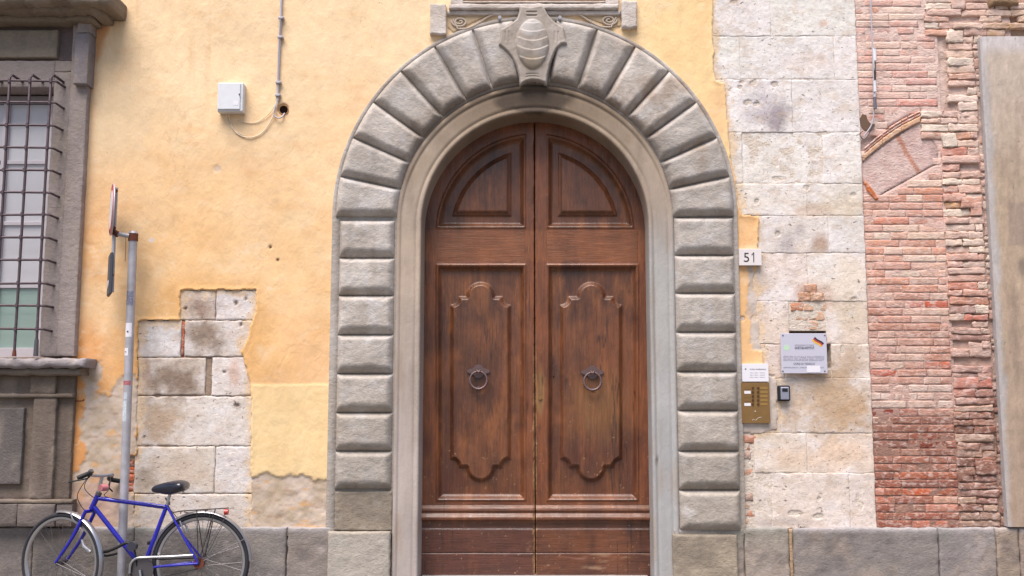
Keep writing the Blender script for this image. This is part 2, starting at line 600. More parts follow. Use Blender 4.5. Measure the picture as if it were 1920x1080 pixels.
def extrude_poly(name, poly, y0, y1, mat, parent=None, holes=(), col=None):
    """polygon in X,Z (front at y0, back at y1), with holes"""
    loops = [list(poly)] + [list(h) for h in holes]
    tri = tessellate_polygon([[Vector((x, z, 0)) for x, z in l] for l in loops])
    flat = [p for l in loops for p in l]
    n = len(flat)
    V = [(x, y0, z) for x, z in flat] + [(x, y1, z) for x, z in flat]
    Fq = []
    for t in tri:
        a, b, c = [Vector((flat[i][0], flat[i][1])) for i in t]
        if (b - a).cross(c - a) < 0: t = (t[0], t[2], t[1])
        Fq.append(tuple(t)); Fq.append(tuple(n + i for i in reversed(t)))
    o = 0
    for l in loops:
        k = len(l)
        for i in range(k):
            j = (i + 1) % k
            Fq.append((o + i, n + o + i, n + o + j, o + j))
        o += k
    return emit(name, V, Fq, mat, parent, None if col is None else const(col, 2 * n), smooth=False)


def text(name, body, px, py, hpx, Y, mat, parent, wpx=None, align='CENTER', rise=0.0006, bold=0.0):
    """lettering as thin raised print; px,py is the baseline centre, hpx the capital height in photo pixels"""
    cu = bpy.data.curves.new(name, 'FONT')
    cu.body = body; cu.align_x = align
    x, z = P(px, py, Y); z2 = P(px, py - hpx, Y)[1]
    cu.size = float(z2 - z) / 0.70
    cu.extrude = rise; cu.resolution_u = 3; cu.offset = bold
    o = bpy.data.objects.new(name + '_tmp', cu); COL.objects.link(o)
    dg = bpy.context.evaluated_depsgraph_get()
    me = bpy.data.meshes.new_from_object(o.evaluated_get(dg))
    bpy.data.objects.remove(o)
    if wpx:
        xs = [v.co.x for v in me.vertices]
        w = max(xs) - min(xs); tw = XW(px + wpx / 2, py, Y) - XW(px - wpx / 2, py, Y)
        for v in me.vertices: v.co.x *= tw / w
    for v in me.vertices: v.co = Vector((v.co.x, -v.co.z, v.co.y))
    me.materials.clear(); me.materials.append(mat)
    return link(name, me, parent, (float(x), Y, float(z)))


# ================================================================== GROUND
def plane(name, x0, x1, y0, y1, z, mat, n=2):
    V = [(x0, y0, z), (x1, y0, z), (x1, y1, z), (x0, y1, z)]
    return emit(name, V, [(0, 1, 2, 3)], mat, None, const((112, 106, 100), 4), smooth=False)


M_STREET = surf('stone paved street', 0.8,
                mods=[((1.3, 1.3, 1), 5, 0.85, 1.1), ((9, 9, 9), 5, 0.9, 1.06)], bumps=[((12, 12, 12), 5, 0.006)])
g = plane('ground', -300, 300, -300, 300, -0.004, M_STREET); tag(g, kind='structure')
g = plane('street', -60, 60, -9.0, -0.6, 0.0, M_STREET); tag(g, kind='structure')
V, Fq = box_arr(-60, 60, -0.6, 0.5, 0.002, 0.012)
g = emit('pavement', V, Fq, M_STREET, None, const((124, 118, 112), 8), False); tag(g, kind='structure')

# ================================================================== PALACE WALL
YC = 412.0
YBASE_ = -0.040
wall = thing('palace_wall', (XW(450, 1080), 0.2, 0.0),
             'ochre plastered palace wall with patches of bare stone showing beside the arched portal', 'wall')
# masonry core with openings for door and window
zt = ZW(-160)
XL = XW(-420); XWALLR = XW(1342, 540)
door_hole = []
for k in range(25):
    a = PI * k / 24
    x, z = P(1003 + 235 * math.cos(a), 420 - 235 * math.sin(a), 0.0)
    door_hole.append((float(x), float(z)))
door_hole = [(door_hole[0][0], 0.02)] + door_hole + [(door_hole[-1][0], 0.02)]
wx0, wx1 = XW(-300, 400), XW(100, 400)
win_hole = [(wx0, ZW(670)), (wx1, ZW(670)), (wx1, ZW(150)), (wx0, ZW(150))]
outer = [(XL, 0.0), (door_hole[-1][0], 0.0)] + [door_hole[-1 - i] for i in range(len(door_hole))] + [(door_hole[0][0], 0.0), (XWALLR, 0.0), (XWALLR, zt), (XL, zt)]
extrude_poly('masonry', outer, 0.004, 0.55, M_MORTAR, wall, holes=[win_hole], col=(196, 170, 150))

PA = [(339, 545), (481, 544), (480, 588), (472, 603), (468, 630), (454, 657), (463, 690), (473, 742), (471, 985), (470, 1010), (252, 1010), (255, 925), (236, 922), (238, 858), (258, 852), (261, 602), (338, 600)]
PB = [(1334, -60), (1337, 100), (1340, 152), (1357, 158), (1361, 215), (1370, 300), (1383, 380), (1390, 404), (1421, 407), (1421, 480), (1412, 520), (1420, 575), (1424, 640), (1432, 700), (1455, 712), (1458, 806), (1415, 815), (1386, 812), (1384, 900), (1387, 1010), (2600, 1010), (2600, -60)]
PN = [(473, 722), (624, 721), (624, 900), (471, 900)]          # newer, yellower repair


def wall_masks(px, py):
    n1 = fbm(px, py, 26, 4, 3)
    n2 = fbm(px, py, 80, 4, 9)
    # grey render lower left
    GL = [(160, 700), (178, 668), (196, 672), (192, 700), (184, 735), (205, 742), (232, 700), (262, 705), (262, 1010), (132, 1010), (134, 905), (165, 845), (150, 800), (158, 760)]
    gl = sdf(px, py, GL) + n1 * 9 + 4 * fbm(px, py, 8, 3, 17)
    GM = [(468, 893), (500, 886), (520, 895), (560, 890), (590, 897), (628, 905), (628, 1010), (466, 1010)]
    gm = sdf(px, py, GM) + n1 * 8 + 4 * fbm(px, py, 8, 3, 13)
    GR = [(1402, 500), (1412, 502), (1422, 560), (1436, 620), (1434, 660), (1410, 655), (1402, 590)]
    gr = sdf(px, py, GR) + n1 * 10
    GR2 = [(1376, 708), (1470, 700), (1470, 1010), (1376, 1010)]
    gr2 = sdf(px, py, GR2) + n1 * 6
    g = np.maximum.reduce([sst(2, -2, gl), sst(2, -2, gm), sst(2, -2, gr), sst(3, -3, gr2)])
    return g, n1, n2


def wall_y(px, py):
    g, n1, n2 = wall_masks(px, py)
    s = np.minimum(sdf(px, py, PA), sdf(px, py, PB)) + fbm(px, py, 20, 4, 21, .75) * 2.6
    y = -0.021 + 0.0022 * n2 + 0.0008 * n1
    y = y + g * (0.005 + 0.004 * fbm(px, py, 18, 4, 31))
    y = y - 0.006 * np.exp(-(np.clip(s, 0, None) / 5.0) ** 2) * (1 - g)
    y = y + 0.045 * sst(0.8, -3.0, s)
    n = sst(2, -1, sdf(px, py, PN) + n1 * 0.8)
    y = y - 0.004 * n * (1 - g)
    # drilled holes and chips
    for (hx, hy, r, d) in [(508, 464, 2.8, .008), (522, 488, 2.8, .006), (1391, 598, 4, .012), (1413, 598, 4.5, .012), (532, 206, 9, .03), (408, 318, 7, .004)]:
        y = y + d * sst(r + 1.5, r - 1.5, np.hypot(px - hx, py - hy))
    # hairline cracks
    c1 = np.abs((px - 520) - (720 - py) * 0.35 - 6 * n1)
    y = y + 0.0025 * sst(2.4, 0.6, c1) * sst(640, 660, py) * sst(722, 705, py)
    return y


def wall_c(px, py):
    g, n1, n2 = wall_masks(px, py)
    n3 = fbm(px, py, 160, 5, 41); n4 = fbm(px, py * 1.8, 38, 5, 55)
    n = len(px)
    top = const((253, 222, 180), n); mid = const((248, 202, 146), n); deep = const((230, 160, 96), n)
    c = mixc(top, mid, sst(60, 560, py + n3 * 170) * sst(1100, 500, px) + 0.12 * n4)
    c = mixc(c, const((253, 219, 164), n), sst(1120, 1250, px) * sst(420, 300, py))
    c = mixc(c, const((240, 188, 128), n), sst(1300, 1350, px) * sst(250, 420, py + 30 * n1))
    d = sst(300, 140, px + n3 * 60 - (py - 500) * 0.08) * sst(150, 700, py + n3 * 90)
    c = mixc(c, deep, d * 0.9)
    d2 = sst(70, 10, np.abs(sdf(px, py, PA)) + 12 * n1) * sst(500, 560, py)
    c = mixc(c, const((232, 172, 96), n), d2 * 0.45)
    # cast shadow of the cornice end, painted into the plaster colour
    ex = 178 + 46 * np.clip((150 - py) / 130, 0, 1) ** 1.3 + 5 * n1
    c = mixc(c, const((222, 150, 88), n), sst(8, -8, px - ex) * sst(330, 120, py) * 0.75)
    c = mixc(c, const((246, 198, 150), n), sst(-.1, .8, fbm(px, py * 1.2, 240, 5, 151, .62)) * .55)
    c = mixc(c, const((255, 230, 190), n), sst(-.1, .8, fbm(px, py * 1.2, 200, 5, 157, .62)) * .45)
    # pale scuffs and darker trowel drags
    c = mixc(c, const((255, 230, 196), n), sst(0.1, 1.3, n4) * 0.5)
    c = mixc(c, const((238, 182, 122), n), sst(0.0, 1.2, fbm(px, py * 2.2, 60, 5, 77)) * 0.35)
    c = mixc(c, const((255, 236, 206), n), sst(.1, .02, np.abs(fbm(px, py * 1.3, 90, 5, 93))) * sst(.0, .8, n3) * 0.3)
    c = mixc(c, const((222, 196, 168), n), sst(0.6, 1.3, fbm(px, py, 24, 4, 91)) * 0.3)
    # drips and grime, hairline cracks
    dr = sst(.35, 1.1, fbm(px * 3.0, py * .16, 60, 4, 121)) * sst(-.3, .7, fbm(px, py, 200, 3, 127))
    c = mixc(c, const((216, 166, 116), n), dr * .35)
    ck = sst(.030, .008, np.abs(fbm(px, py * .8, 130, 5, 131))) * sst(.1, .7, fbm(px, py, 170, 2, 137))
    c = mixc(c, const((196, 148, 104), n), ck * .22)
    ck = sst(.03, .0, np.abs(fbm(px * .8, py * 1.3, 90, 5, 141))) * sst(.1, .6, fbm(px, py, 120, 2, 147))
    c = mixc(c, const((255, 240, 216), n), ck * .4)
    c = mixc(c, const((206, 160, 118), n), sst(620, 900, py) * sst(0, .9, n1) * .3)
    nn = sst(2, -1, sdf(px, py, PN) + n1 * 0.8)
    c = mixc(c, mixc(const((249, 219, 168), n), const((245, 211, 158), n), 0.5 + n4 * 0.5), nn)
    gc = mixc(const((196, 176, 152), n), const((222, 204, 190), n), 0.5 + 0.7 * fbm(px, py * 1.5, 26, 5, 61))
    gc = mixc(gc, const((168, 138, 114), n), sst(0.3, 0.9, fbm(px, py * 2.5, 22, 4, 67)) * 0.6)
    gc = mixc(gc, const((226, 176, 120), n), sst(0.45, 0.8, fbm(px, py * 2, 30, 3, 71)) * 0.7)
    gc = mixc(gc, const((220, 214, 216), n), sst(520, 1400, px) * 0.35)
    gc = mixc(gc, const((188, 136, 116), n), sst(865, 940, py + 20 * n1) * sst(262, 180, px) * 0.5)
    c = mixc(c, gc, g)
    for (hx, hy, r) in [(508, 464, 3.5), (522, 488, 3.5), (1391, 598, 4), (1413, 598, 4.5), (532, 206, 9)]:
        c = mixc(c, const((112, 76, 54), n), sst(r + .5, r - 1.5, np.hypot(px - hx, py - hy)))
    c = mixc(c, const((238, 226, 220), n), sst(8, 3, np.hypot(px - 285, (py - 451) * 1.4) + 3 * n1))
    c = mixc(c, const((222, 200, 180), n), sst(9, 3, np.hypot(px - 410, py - 318) + 3 * n1) * 0.8)
    return c


def wall_keep(px, py, Y):
    X = P(px, py, 0.0)[0]
    xc_ = XW(1003, 412, YBASE_)
    out = np.where(py < 410, np.hypot(px - 1003, py - 410) > 373, np.abs(X - xc_) > XW(1003 + 378, 412, YBASE_) - xc_)
    return out & (Y < 0.012)


hf('plaster', XW(118, 1000), XW(1465, 0), ZW(1004), ZW(-30), 0.0092, wall_y, wall_c, M_PLASTER, wall, keep=wall_keep)
# plaster above the picture
xa, xb = XW(90, 0), XW(1334, 0)
hf('plaster', xa, xb, ZW(-29.5), ZW(-150), 0.03, lambda a, b: np.full(len(a), -0.021) + 0.001 * fbm(a, b, 80, 3, 9),
   lambda a, b: const((253, 222, 180), len(a)), M_PLASTER, wall)


def stain(px, py, c, lst):
    n = len(px)
    nz = fbm(px, py, 26, 6, 101, .72)
    for (sx, sy, rx, ry, colr, st) in lst:
        d = np.sqrt(((px - sx) / rx) ** 2 + ((py - sy) / ry) ** 2) + nz * 0.55
        c = mixc(c, const(colr, n), sst(1.35, 0.35, d) * st)
    return c


LEFT_ST = [(378, 575, 34, 22, (150, 122, 104), .8), (385, 635, 36, 34, (150, 130, 114), .9), (335, 715, 50, 34, (142, 120, 104), .9),
           (300, 790, 48, 45, (196, 168, 140), .85), (275, 700, 10, 40, (178, 140, 116), .6), (440, 700, 10, 30, (222, 180, 160), .6),
           (330, 880, 60, 40, (212, 190, 168), .6), (280, 900, 26, 26, (176, 156, 136), .7), (444, 760, 8, 5, (90, 74, 66), .8)]


def trav_c(base, lst):
    def f(px, py):
        n = len(px)
        c = const(base, n)
        c = mixc(c, const((250, 244, 244), n), sst(-.2, 0.8, fbm(px, py, 40, 5, 201)) * 0.6)
        c = mixc(c, const((214, 190, 172), n), sst(0.1, 1.0, fbm(px, py * 1.6, 34, 6, 211, .7)) * 0.5)
        c = mixc(c, const((186, 166, 154), n), sst(0.45, 1.1, fbm(px, py * 1.4, 14, 4, 221, .7)) * 0.5)
        c = stain(px, py, c, lst)
        sa = np.minimum(np.abs(sdf(px, py, PA)), np.abs(sdf(px, py, PB)))
        c = mixc(c, const((238, 206, 166), n), sst(16, 2, sa + 16 * fbm(px, py, 16, 4, 231, .7)) * .7)
        return mixc(c, const((120, 96, 80), n), hole_mask(px, py) * .85)
    return f


YB = -0.012
for (x0, x1, y0, y1, base) in [
        (337, 405, 544, 600, (226, 212, 202)), (406, 484, 544, 600, (236, 228, 226)),
        (258, 340, 601, 670, (234, 228, 226)), (347, 486, 601, 669, (222, 212, 206)),
        (257, 386, 671, 741, (214, 200, 188)), (398, 478, 670, 742, (232, 220, 214)),
        (254, 476, 743, 836, (232, 222, 214)), (253, 403, 837, 925, (226, 214, 202)),
        (404, 476, 837, 925, (232, 224, 220)), (252, 474, 926, 990, (224, 212, 202))]:
    block('limestone_block', XW(x0, (y0 + y1) / 2), XW(x1, (y0 + y1) / 2), ZW(y1 - .1), ZW(y0 + .1), YB + random.uniform(-.002, .003), 0.05,
          M_TRAV, wall, trav_c(base, LEFT_ST), bev=0.007, drop=0.006, rough=0.0022, wob=0.004)
brick('terracotta_strip', XW(341, 635), XW(346, 635), ZW(669), ZW(602), -0.006, 0.04, (190, 110, 84), wall, 0.001)
block('mortar_fill', XW(387, 705), XW(397, 705), ZW(741), ZW(672), -0.002, 0.04, M_MORTAR, wall, lambda a, b: const((168, 146, 128), len(a)), bev=.004, drop=.002)
for i, (y0, y1, c) in enumerate([(862, 874, (150, 90, 66)), (875, 889, (190, 98, 62)), (890, 904, (200, 108, 72)), (905, 921, (180, 100, 74)), (923, 938, (206, 176, 156))]):
    brick('brick', XW(238, y0), XW(253, y0), ZW(y1), ZW(y0), -0.004 + .004 * (i % 2), 0.03, c, wall, 0.004)
for i in range(11):       # rubble strip right of the portal
    y0 = 816 + i * 15.5
    w = random.uniform(16, 30)
    cc = random.choice([(206, 150, 130), (190, 120, 104), (224, 190, 170), (214, 170, 150), (196, 168, 158)])
    brick('brick', XW(1386 + random.uniform(-1, 3), y0), XW(1388 + w, y0), ZW(y0 + 14.5), ZW(y0), -0.010 + random.uniform(-.006, .008), 0.03, cc, wall, 0.006)

# ================================================================== LIMESTONE PIER
pier = thing('limestone_pier', (XW(1500, 1080), 0.2, 0.0),
             'tall pier of whitish pitted limestone blocks between the orange plaster and the brick wall', 'wall')
XPR = XW(1624, 540)
extrude_poly('mortar_core', [(XWALLR + .002, 0), (XPR - .01, 0), (XPR - .01, zt), (XWALLR + .002, zt)], -0.0085, 0.55, M_MORTAR, pier, col=(232, 218, 204),
             holes=[[(XW(1474, 650), ZW(690)), (XW(1557, 650), ZW(690)), (XW(1557, 650), ZW(620)), (XW(1474, 650), ZW(620))]])
ST = [(1455, 215, 32, 34, (140, 126, 134), .85), (1430, 195, 40, 40, (205, 196, 202), .6), (1410, 158, 18, 8, (150, 118, 100), .5),
      (1540, 460, 16, 20, (180, 146, 124), .8), (1478, 455, 14, 22, (186, 176, 178), .6), (1500, 430, 12, 14, (190, 180, 180), .5),
      (1520, 395, 40, 14, (216, 186, 166), .6), (1420, 525, 40, 30, (214, 192, 172), .6), (1525, 555, 36, 26, (196, 152, 128), .7),
      (1600, 590, 36, 40, (226, 208, 184), .6), (1590, 520, 46, 40, (244, 228, 208), .5), (1540, 500, 30, 26, (250, 244, 240), .8),
      (1590, 680, 30, 34, (196, 170, 146), .7), (1560, 755, 90, 60, (204, 172, 138), .85), (1600, 780, 36, 30, (196, 160, 124), .6),
      (1540, 705, 50, 8, (198, 168, 138), .6), (1480, 855, 50, 25, (236, 208, 184), .6), (1570, 850, 50, 25, (238, 206, 178), .6),
      (1500, 930, 60, 40, (240, 224, 212), .5), (1450, 980, 60, 8, (200, 186, 180), .7), (1585, 390, 40, 26, (232, 214, 190), .6),
      (1545, 44, 10, 8, (224, 190, 170), .7), (1376, 3, 9, 5, (180, 140, 90), .7), (1520, 120, 60, 26, (240, 222, 216), .4)]
rows = [
    (-70, -3, [1440], (244, 236, 230)),
    (-2, 68, [1444], (244, 238, 234)), (70, 149, [1387, 1563], (245, 239, 235)), (151, 248, [1484], (242, 237, 234)),
    (250, 344, [1391, 1542], (242, 235, 229)), (346, 404, [1512], (240, 231, 221)), (406, 474, [1552], (232, 224, 218)),
    (476, 564, [1513], (242, 228, 218)), (566, 644, [1478, 1548], (236, 218, 204)), (646, 708, [1470, 1558], (232, 214, 202)),
    (710, 811, [1462], (226, 214, 204)), (813, 886, [1512], (240, 222, 206)), (888, 990, [1447, 1592], (238, 224, 214))]
for (y0, y1, js, base) in rows:
    ym = (y0 + y1) / 2
    xl = 1328 if y0 < 350 else 1360
    if y0 >= 810: xl = 1414
    edges = [XW(xl, ym)] + [XW(j, ym) for j in js] + [XPR]
    for i in range(len(edges) - 1):
        if y0 == 566 and i == 1: continue
        if y0 == 646 and i == 1:
            block('limestone_block', edges[1] + .003, edges[2] - .003, ZW(709), ZW(691), YB, 0.30, M_TRAV, pier, trav_c(base, ST), bev=.006, drop=.004)
            continue
        dv_ = random.randint(-5, 5); bb = tuple(min(250, max(0, v + dv_ + random.randint(-1, 1))) for v in base)
        block('limestone_block', edges[i] + .0006, edges[i + 1] - .0006, ZW(y1 + .6), ZW(y0 - .6), YB + random.uniform(-.003, .003), 0.05 if y0 != 646 else 0.3,
              M_TRAV, pier, trav_c(bb, ST), bev=0.004, drop=0.0018, rough=0.0018, wob=0.004)
# brick infill above the plaque niche
for r, (y0, xs, ) in enumerate([(533, [1506, 1530]), (549, [1496, 1518, 1543]), (567, [1481, 1505, 1547]), (585, [1479, 1515, 1547]), (602, [1481, 1512, 1549])]):
    for i in range(len(xs) - 1):
        cc = random.choice([(206, 150, 122), (214, 172, 148), (204, 128, 96), (220, 180, 158), (210, 140, 110)])
        ext = -0.018 if y0 < 560 else -0.010
        brick('brick', XW(xs[i], y0) + .001, XW(xs[i + 1], y0) - .001, ZW(y0 + 16), ZW(y0), ext + random.uniform(-.002, .003), 0.04, tuple(.7 * v + .3 * w for v, w in zip(cc, (226, 200, 180))), pier, 0.006, fine=True, edge_drop=.002)
block('niche_back', XW(1470, 650, .12), XW(1562, 650, .12), ZW(694, .12), ZW(612, .12), 0.12, 0.2, M_MORTAR, pier, lambda a, b: const((130, 104, 88), len(a)), step=.04)

# ================================================================== BRICK INFILL WALL
bw = thing('brick_infill_wall', (XW(1700, 1080), 0.2, 0.0),
           'wall of thin pale pink bricks turning dark red near the ground, right of the limestone pier', 'wall')
XBL = XPR + 0.002
XBM = XW(1776, 540)       # boundary to the rough masonry
XBR = XW(1868, 540)


def band_c(px, py):
    n = len(px)
    c = mixc(const((240, 212, 202), n), const((232, 196, 184), n), sst(150, 450, py))
    c = mixc(c, const((212, 176, 164), n), sst(480, 720, py))
    c = mixc(c, const((164, 128, 114), n), sst(745, 800, py))
    c = mixc(c, const((206, 170, 156), n), sst(0.1, 0.9, fbm(px, py * 2, 30, 4, 301)) * 0.5)
    return c


AP = [(1618, 300), (1727, 224), (1760, 285), (1758, 306), (1640, 372), (1620, 378)]     # remnant of an old arch
A2 = [(1612, 292), (1612, 268), (1727, 203), (1727, 230)]
hf('mortar_bed', XBL, XBM + .02, ZW(1000), ZW(-90), 0.012, lambda a, b: -0.0010 + 0.0030 * fbm(a, b, 14, 4, 303, .7) + .02 * sst(2, -2, np.minimum(sdf(a, b, AP), sdf(a, b, A2))), band_c, M_MORTAR, bw)
OV = [(1650, 700, (196, 86, 56)), (1765, 690, (206, 100, 66)), (1745, 690, (206, 104, 70)), (1733, 572, (200, 90, 60)), (1660, 598, (206, 132, 104)), (1628, 15, (224, 160, 130)),
      (1632, 60, (206, 160, 156)), (1725, 404, (216, 136, 108)), (1705, 412, (214, 132, 104)), (1650, 780, (150, 70, 58)), (1740, 838, (140, 74, 60)), (1720, 928, (206, 110, 76)),
      (1700, 885, (184, 104, 76)), (1735, 142, (228, 168, 160)), (1745, 155, (226, 160, 156)), (1700, 193, (226, 150, 140)), (1665, 215, (226, 150, 138)), (1640, 220, (228, 160, 146))]
Z = ZW(990)
zc = Z
row = 0
ztop = ZW(-60)
while zc < ztop:
    h = 0.0565 + random.uniform(-.003, .003)
    pyc = float(pix(0, zc + h / 2)[1])
    x = XBL
    first = True
    while x < XBM - 0.03:
        L = random.choice([0.125, 0.14, 0.25, 0.27, 0.27, 0.22])
        if first: L = random.choice([0.07, 0.14, 0.2, 0.26]); first = False
        xe = min(x + L, XBM + random.uniform(-.006, .01))
        if XBM - xe < 0.05: xe = XBM + random.uniform(-.004, .008)
        pxc = float(pix((x + xe) / 2, zc + h / 2)[0])
        if pyc < 275:      # the flush part is narrower up here where rough courses interlock
            if 195 < pyc < 275 and pxc > 1722: x = xe; continue
            if pyc < 68 and pxc > 1728: x = xe; continue
        skip = False
        if sdf([pxc], [pyc], AP)[0] < -2 or sdf([pxc], [pyc], A2)[0] < 1: skip = True
        for (ex, ey) in ((x, zc + h / 2), (xe, zc + h / 2)):
            q = pix(ex, ey)
            if sdf([float(q[0])], [float(q[1])], AP)[0] < -9: skip = True
        if not skip:
            pal_top = [(238, 206, 196), (234, 196, 188), (240, 214, 204), (232, 186, 178), (242, 220, 210), (228, 176, 168)]
            pal_mid = [(222, 156, 130), (230, 184, 164), (212, 140, 112), (238, 212, 198), (218, 150, 124), (232, 192, 176), (242, 226, 214), (214, 160, 144)]
            pal_low = [(210, 170, 156), (200, 150, 136), (216, 184, 172), (196, 140, 122), (224, 196, 184), (204, 158, 146)]
            pal_dark = [(166, 104, 90), (150, 100, 90), (172, 114, 98), (158, 94, 80), (176, 132, 118), (160, 112, 100), (184, 108, 84)]
            t = pyc + random.uniform(-25, 25)
            pal = pal_top if t < 300 else pal_mid if t < 540 else pal_low if t < 768 else pal_dark
            if t > 925 and random.random() < .5: pal = [(214, 150, 134), (206, 128, 108), (222, 176, 160)]
            if 725 < pyc < 768: pal = [(232, 212, 204), (222, 196, 186), (236, 220, 214), (214, 180, 170)]
            c = random.choice(pal)
            c = tuple(.94 * v + .06 * w for v, w in zip(c, (228, 196, 184) if pyc < 760 else (176, 140, 126)))
            for (ox, oy, oc) in OV:
                if abs(oy - pyc) < 8 and float(pix(x, zc)[0]) - 2 < ox < float(pix(xe, zc)[0]) + 2: c = oc
            brick('brick', x + .0022, xe - .0022, zc + .0022, zc + h - .0045, -0.0035 + random.uniform(-.002, .0025), 0.02, c, bw, 0.0028, edge_drop=.0012, lime=.62 if pyc < 760 else .25)
        x = xe
    zc += h
    row += 1


# arch remnant
def slab_px(name, poly, yf, yb, mat, parent, cfun, step=0.012, rough=0.002, seed=1):
    xs = [p[0] for p in poly]; ys = [p[1] for p in poly]
    x0, x1 = XW(min(xs) - 4, np.mean(ys), yf), XW(max(xs) + 4, np.mean(ys), yf)

    def yy(px, py):
        s = sdf(px, py, poly) + fbm(px, py, 12, 3, seed) * 0.7
        return yf + fbm(px, py, 24, 4, seed + 4) * rough + (yb - yf) * sst(-1.6, 1.6, s)
    return hf(name, x0, x1, ZW(max(ys) + 4, yf), ZW(min(ys) - 4, yf), step, yy, cfun, mat, parent, yref=yf, keep=lambda a, b, Y: Y < yb - 0.001)


def arch_c(px, py):
    n = len(px)
    c = mixc(const((234, 208, 200), n), const((222, 190, 182), n), 0.5 + fbm(px - py * .6, py + px * .6, 18, 4, 411))
    q = (px - 1703) * 0.88 + (py - 290) * -0.48
    c = mixc(c, const((206, 150, 130), n), sst(6, 3, np.abs(q + 2 * fbm(px, py, 20, 2, 5))))
    return mixc(c, const((190, 160, 156), n), sst(1735, 1752, px) * .6)


slab_px('arch_plaster', AP, 0.000, 0.02, M_MORTAR, bw, arch_c)
slab_px('arch_brick', [(1622, 338), (1630, 345), (1649, 372), (1642, 376), (1626, 358), (1621, 344)], -0.012, 0.01, M_BRICK, bw, lambda a, b: const((216, 124, 74), len(a)), step=.006)
# soffit tile band + thin header course, following a shallow curve


def arc_pt(t, off):
    x = 1620 + (1727 - 1620) * t
    y = 300 - (300 - 228) * t - 7 * math.sin(PI * t) * 1.0 - off
    return x, y


for k in range(3):
    a = k / 3; b = (k + 1) / 3
    ps = [arc_pt(a + (b - a) * i / 5, -1) for i in range(6)] + [arc_pt(b - (b - a) * i / 5, 11) for i in range(6)]
    slab_px('arch_tile', ps, -0.016, 0.01, M_BRICK, bw, lambda p, q: const((224, 180, 146), len(p)), step=.005, rough=.001, seed=k)
for k in range(9):
    a = k / 9 + .006; b = (k + 1) / 9 - .006
    for o1, o2, yy_ in ((12, 16.5, -.012), (17.5, 22, -.016)):
        ps = [arc_pt(a, o1), arc_pt(b, o1), arc_pt(b, o2), arc_pt(a, o2)]
        cc = random.choice([(232, 186, 170), (226, 170, 150), (238, 204, 192)])
        slab_px('arch_brick', ps, yy_, 0.01, M_BRICK, bw, lambda p, q, cc=cc: const(cc, len(p)), step=.0045, rough=.001, seed=k)

# ================================================================== ROUGH MASONRY COLUMN
rm = thing('rough_masonry_column', (XW(1820, 1080), 0.2, 0.0),
           'ragged toothed column of crumbling bricks and stones between the flush brickwork and the rendered pilaster', 'wall')


def rough_bed_c(px, py):
    n = len(px)
    c = mixc(const((232, 204, 192), n), const((214, 182, 168), n), sst(200, 500, py))
    c = mixc(c, const((180, 150, 136), n), sst(560, 800, py))
    return mixc(c, const((150, 118, 104), n), sst(0.0, 0.8, fbm(px, py, 16, 4, 501)) * .5)


hf('mortar_bed', XBM - .004, XW(1925, 540), ZW(1000), ZW(-90), 0.02, lambda a, b: 0.010 + 0.006 * fbm(a, b, 14, 3, 503) + 0.03 * sst(1779, 1773, a - (b - 540) * .05) * (b > 275), rough_bed_c, M_MORTAR, rm)
RO = [(1762, 62, (232, 172, 146)), (1812, 541, (210, 120, 88)), (1830, 541, (208, 116, 84)), (1806, 556, (208, 146, 122)), (1822, 602, (208, 130, 116)), (1790, 387, (230, 182, 136)),
      (1808, 256, (226, 168, 138)), (1790, 286, (220, 148, 132)), (1790, 316, (216, 144, 124)), (1795, 730, (206, 124, 108)), (1858, 590, (196, 122, 100))]


def rpal(y, strip):
    y += random.uniform(-30, 30)
    if y < 330: p = [(238, 222, 210), (234, 206, 194), (228, 192, 178), (240, 230, 220), (224, 186, 176), (216, 172, 156)]
    elif y < 560: p = [(236, 220, 208), (228, 190, 178), (222, 176, 162), (214, 164, 150), (230, 200, 190), (240, 228, 216)]
    elif y < 740: p = [(206, 176, 168), (196, 160, 150), (190, 148, 140), (212, 186, 176), (176, 140, 134), (222, 200, 186)]
    else: p = [(176, 138, 126), (160, 116, 104), (190, 156, 142), (150, 104, 92), (200, 172, 156), (170, 128, 122)]
    if strip: p = [tuple(int(v * .93) for v in c) for c in p]
    return random.choice(p)


def in_pil(px, py): return py > 66 and px > 1841 + 0.050 * (py - 70)


zc = ZW(988)
while zc < ztop:
    h = random.uniform(0.047, 0.066)
    pyc = float(pix(0, zc + h / 2)[1])
    x0 = XBM
    if 190 < pyc < 268: x0 = XW(1724, pyc)
    elif pyc < 66: x0 = XW(1733, pyc)
    elif pyc < 190: x0 = XW(1775, pyc)
    x = x0 + random.uniform(-.004, .012)
    xend = XW(1960, pyc) if pyc < 66 else XW(1850, 540)
    while x < xend - .02:
        L = random.uniform(0.10, 0.30)
        xe = min(x + L, xend + random.uniform(-.01, .01))
        if xend - xe < 0.05: xe = xend + random.uniform(-.01, .008)
        px_ = float(pix((x + xe) / 2, zc)[0])
        if random.random() < 0.97:
            c = rpal(pyc, False)
            if pyc < 66 and px_ > 1850 and pyc > 12: c = random.choice([(214, 180, 150), (200, 166, 136), (224, 196, 176)])
            for (ox, oy, oc) in RO:
                if abs(oy - pyc) < 9 and float(pix(x, zc)[0]) < ox < float(pix(xe, zc)[0]): c = oc
            face = -0.013 + random.uniform(-.006, .008)
            if 800 < pyc: face = -0.008 + random.uniform(-.006, .008)
            hh = h - random.uniform(.001, .009)
            if random.random() < .10: hh = h * 1.7; face -= .004
            brick('brick', x + .002, xe - .002, zc + .002, zc + hh, face, 0.05, c, rm, 0.0052, fine=True, edge_drop=.0025, lime=.6, rot=random.uniform(-.03, .03), tilt=random.uniform(-.05, .05))
        x = xe
    zc += h
zc = ZW(988)
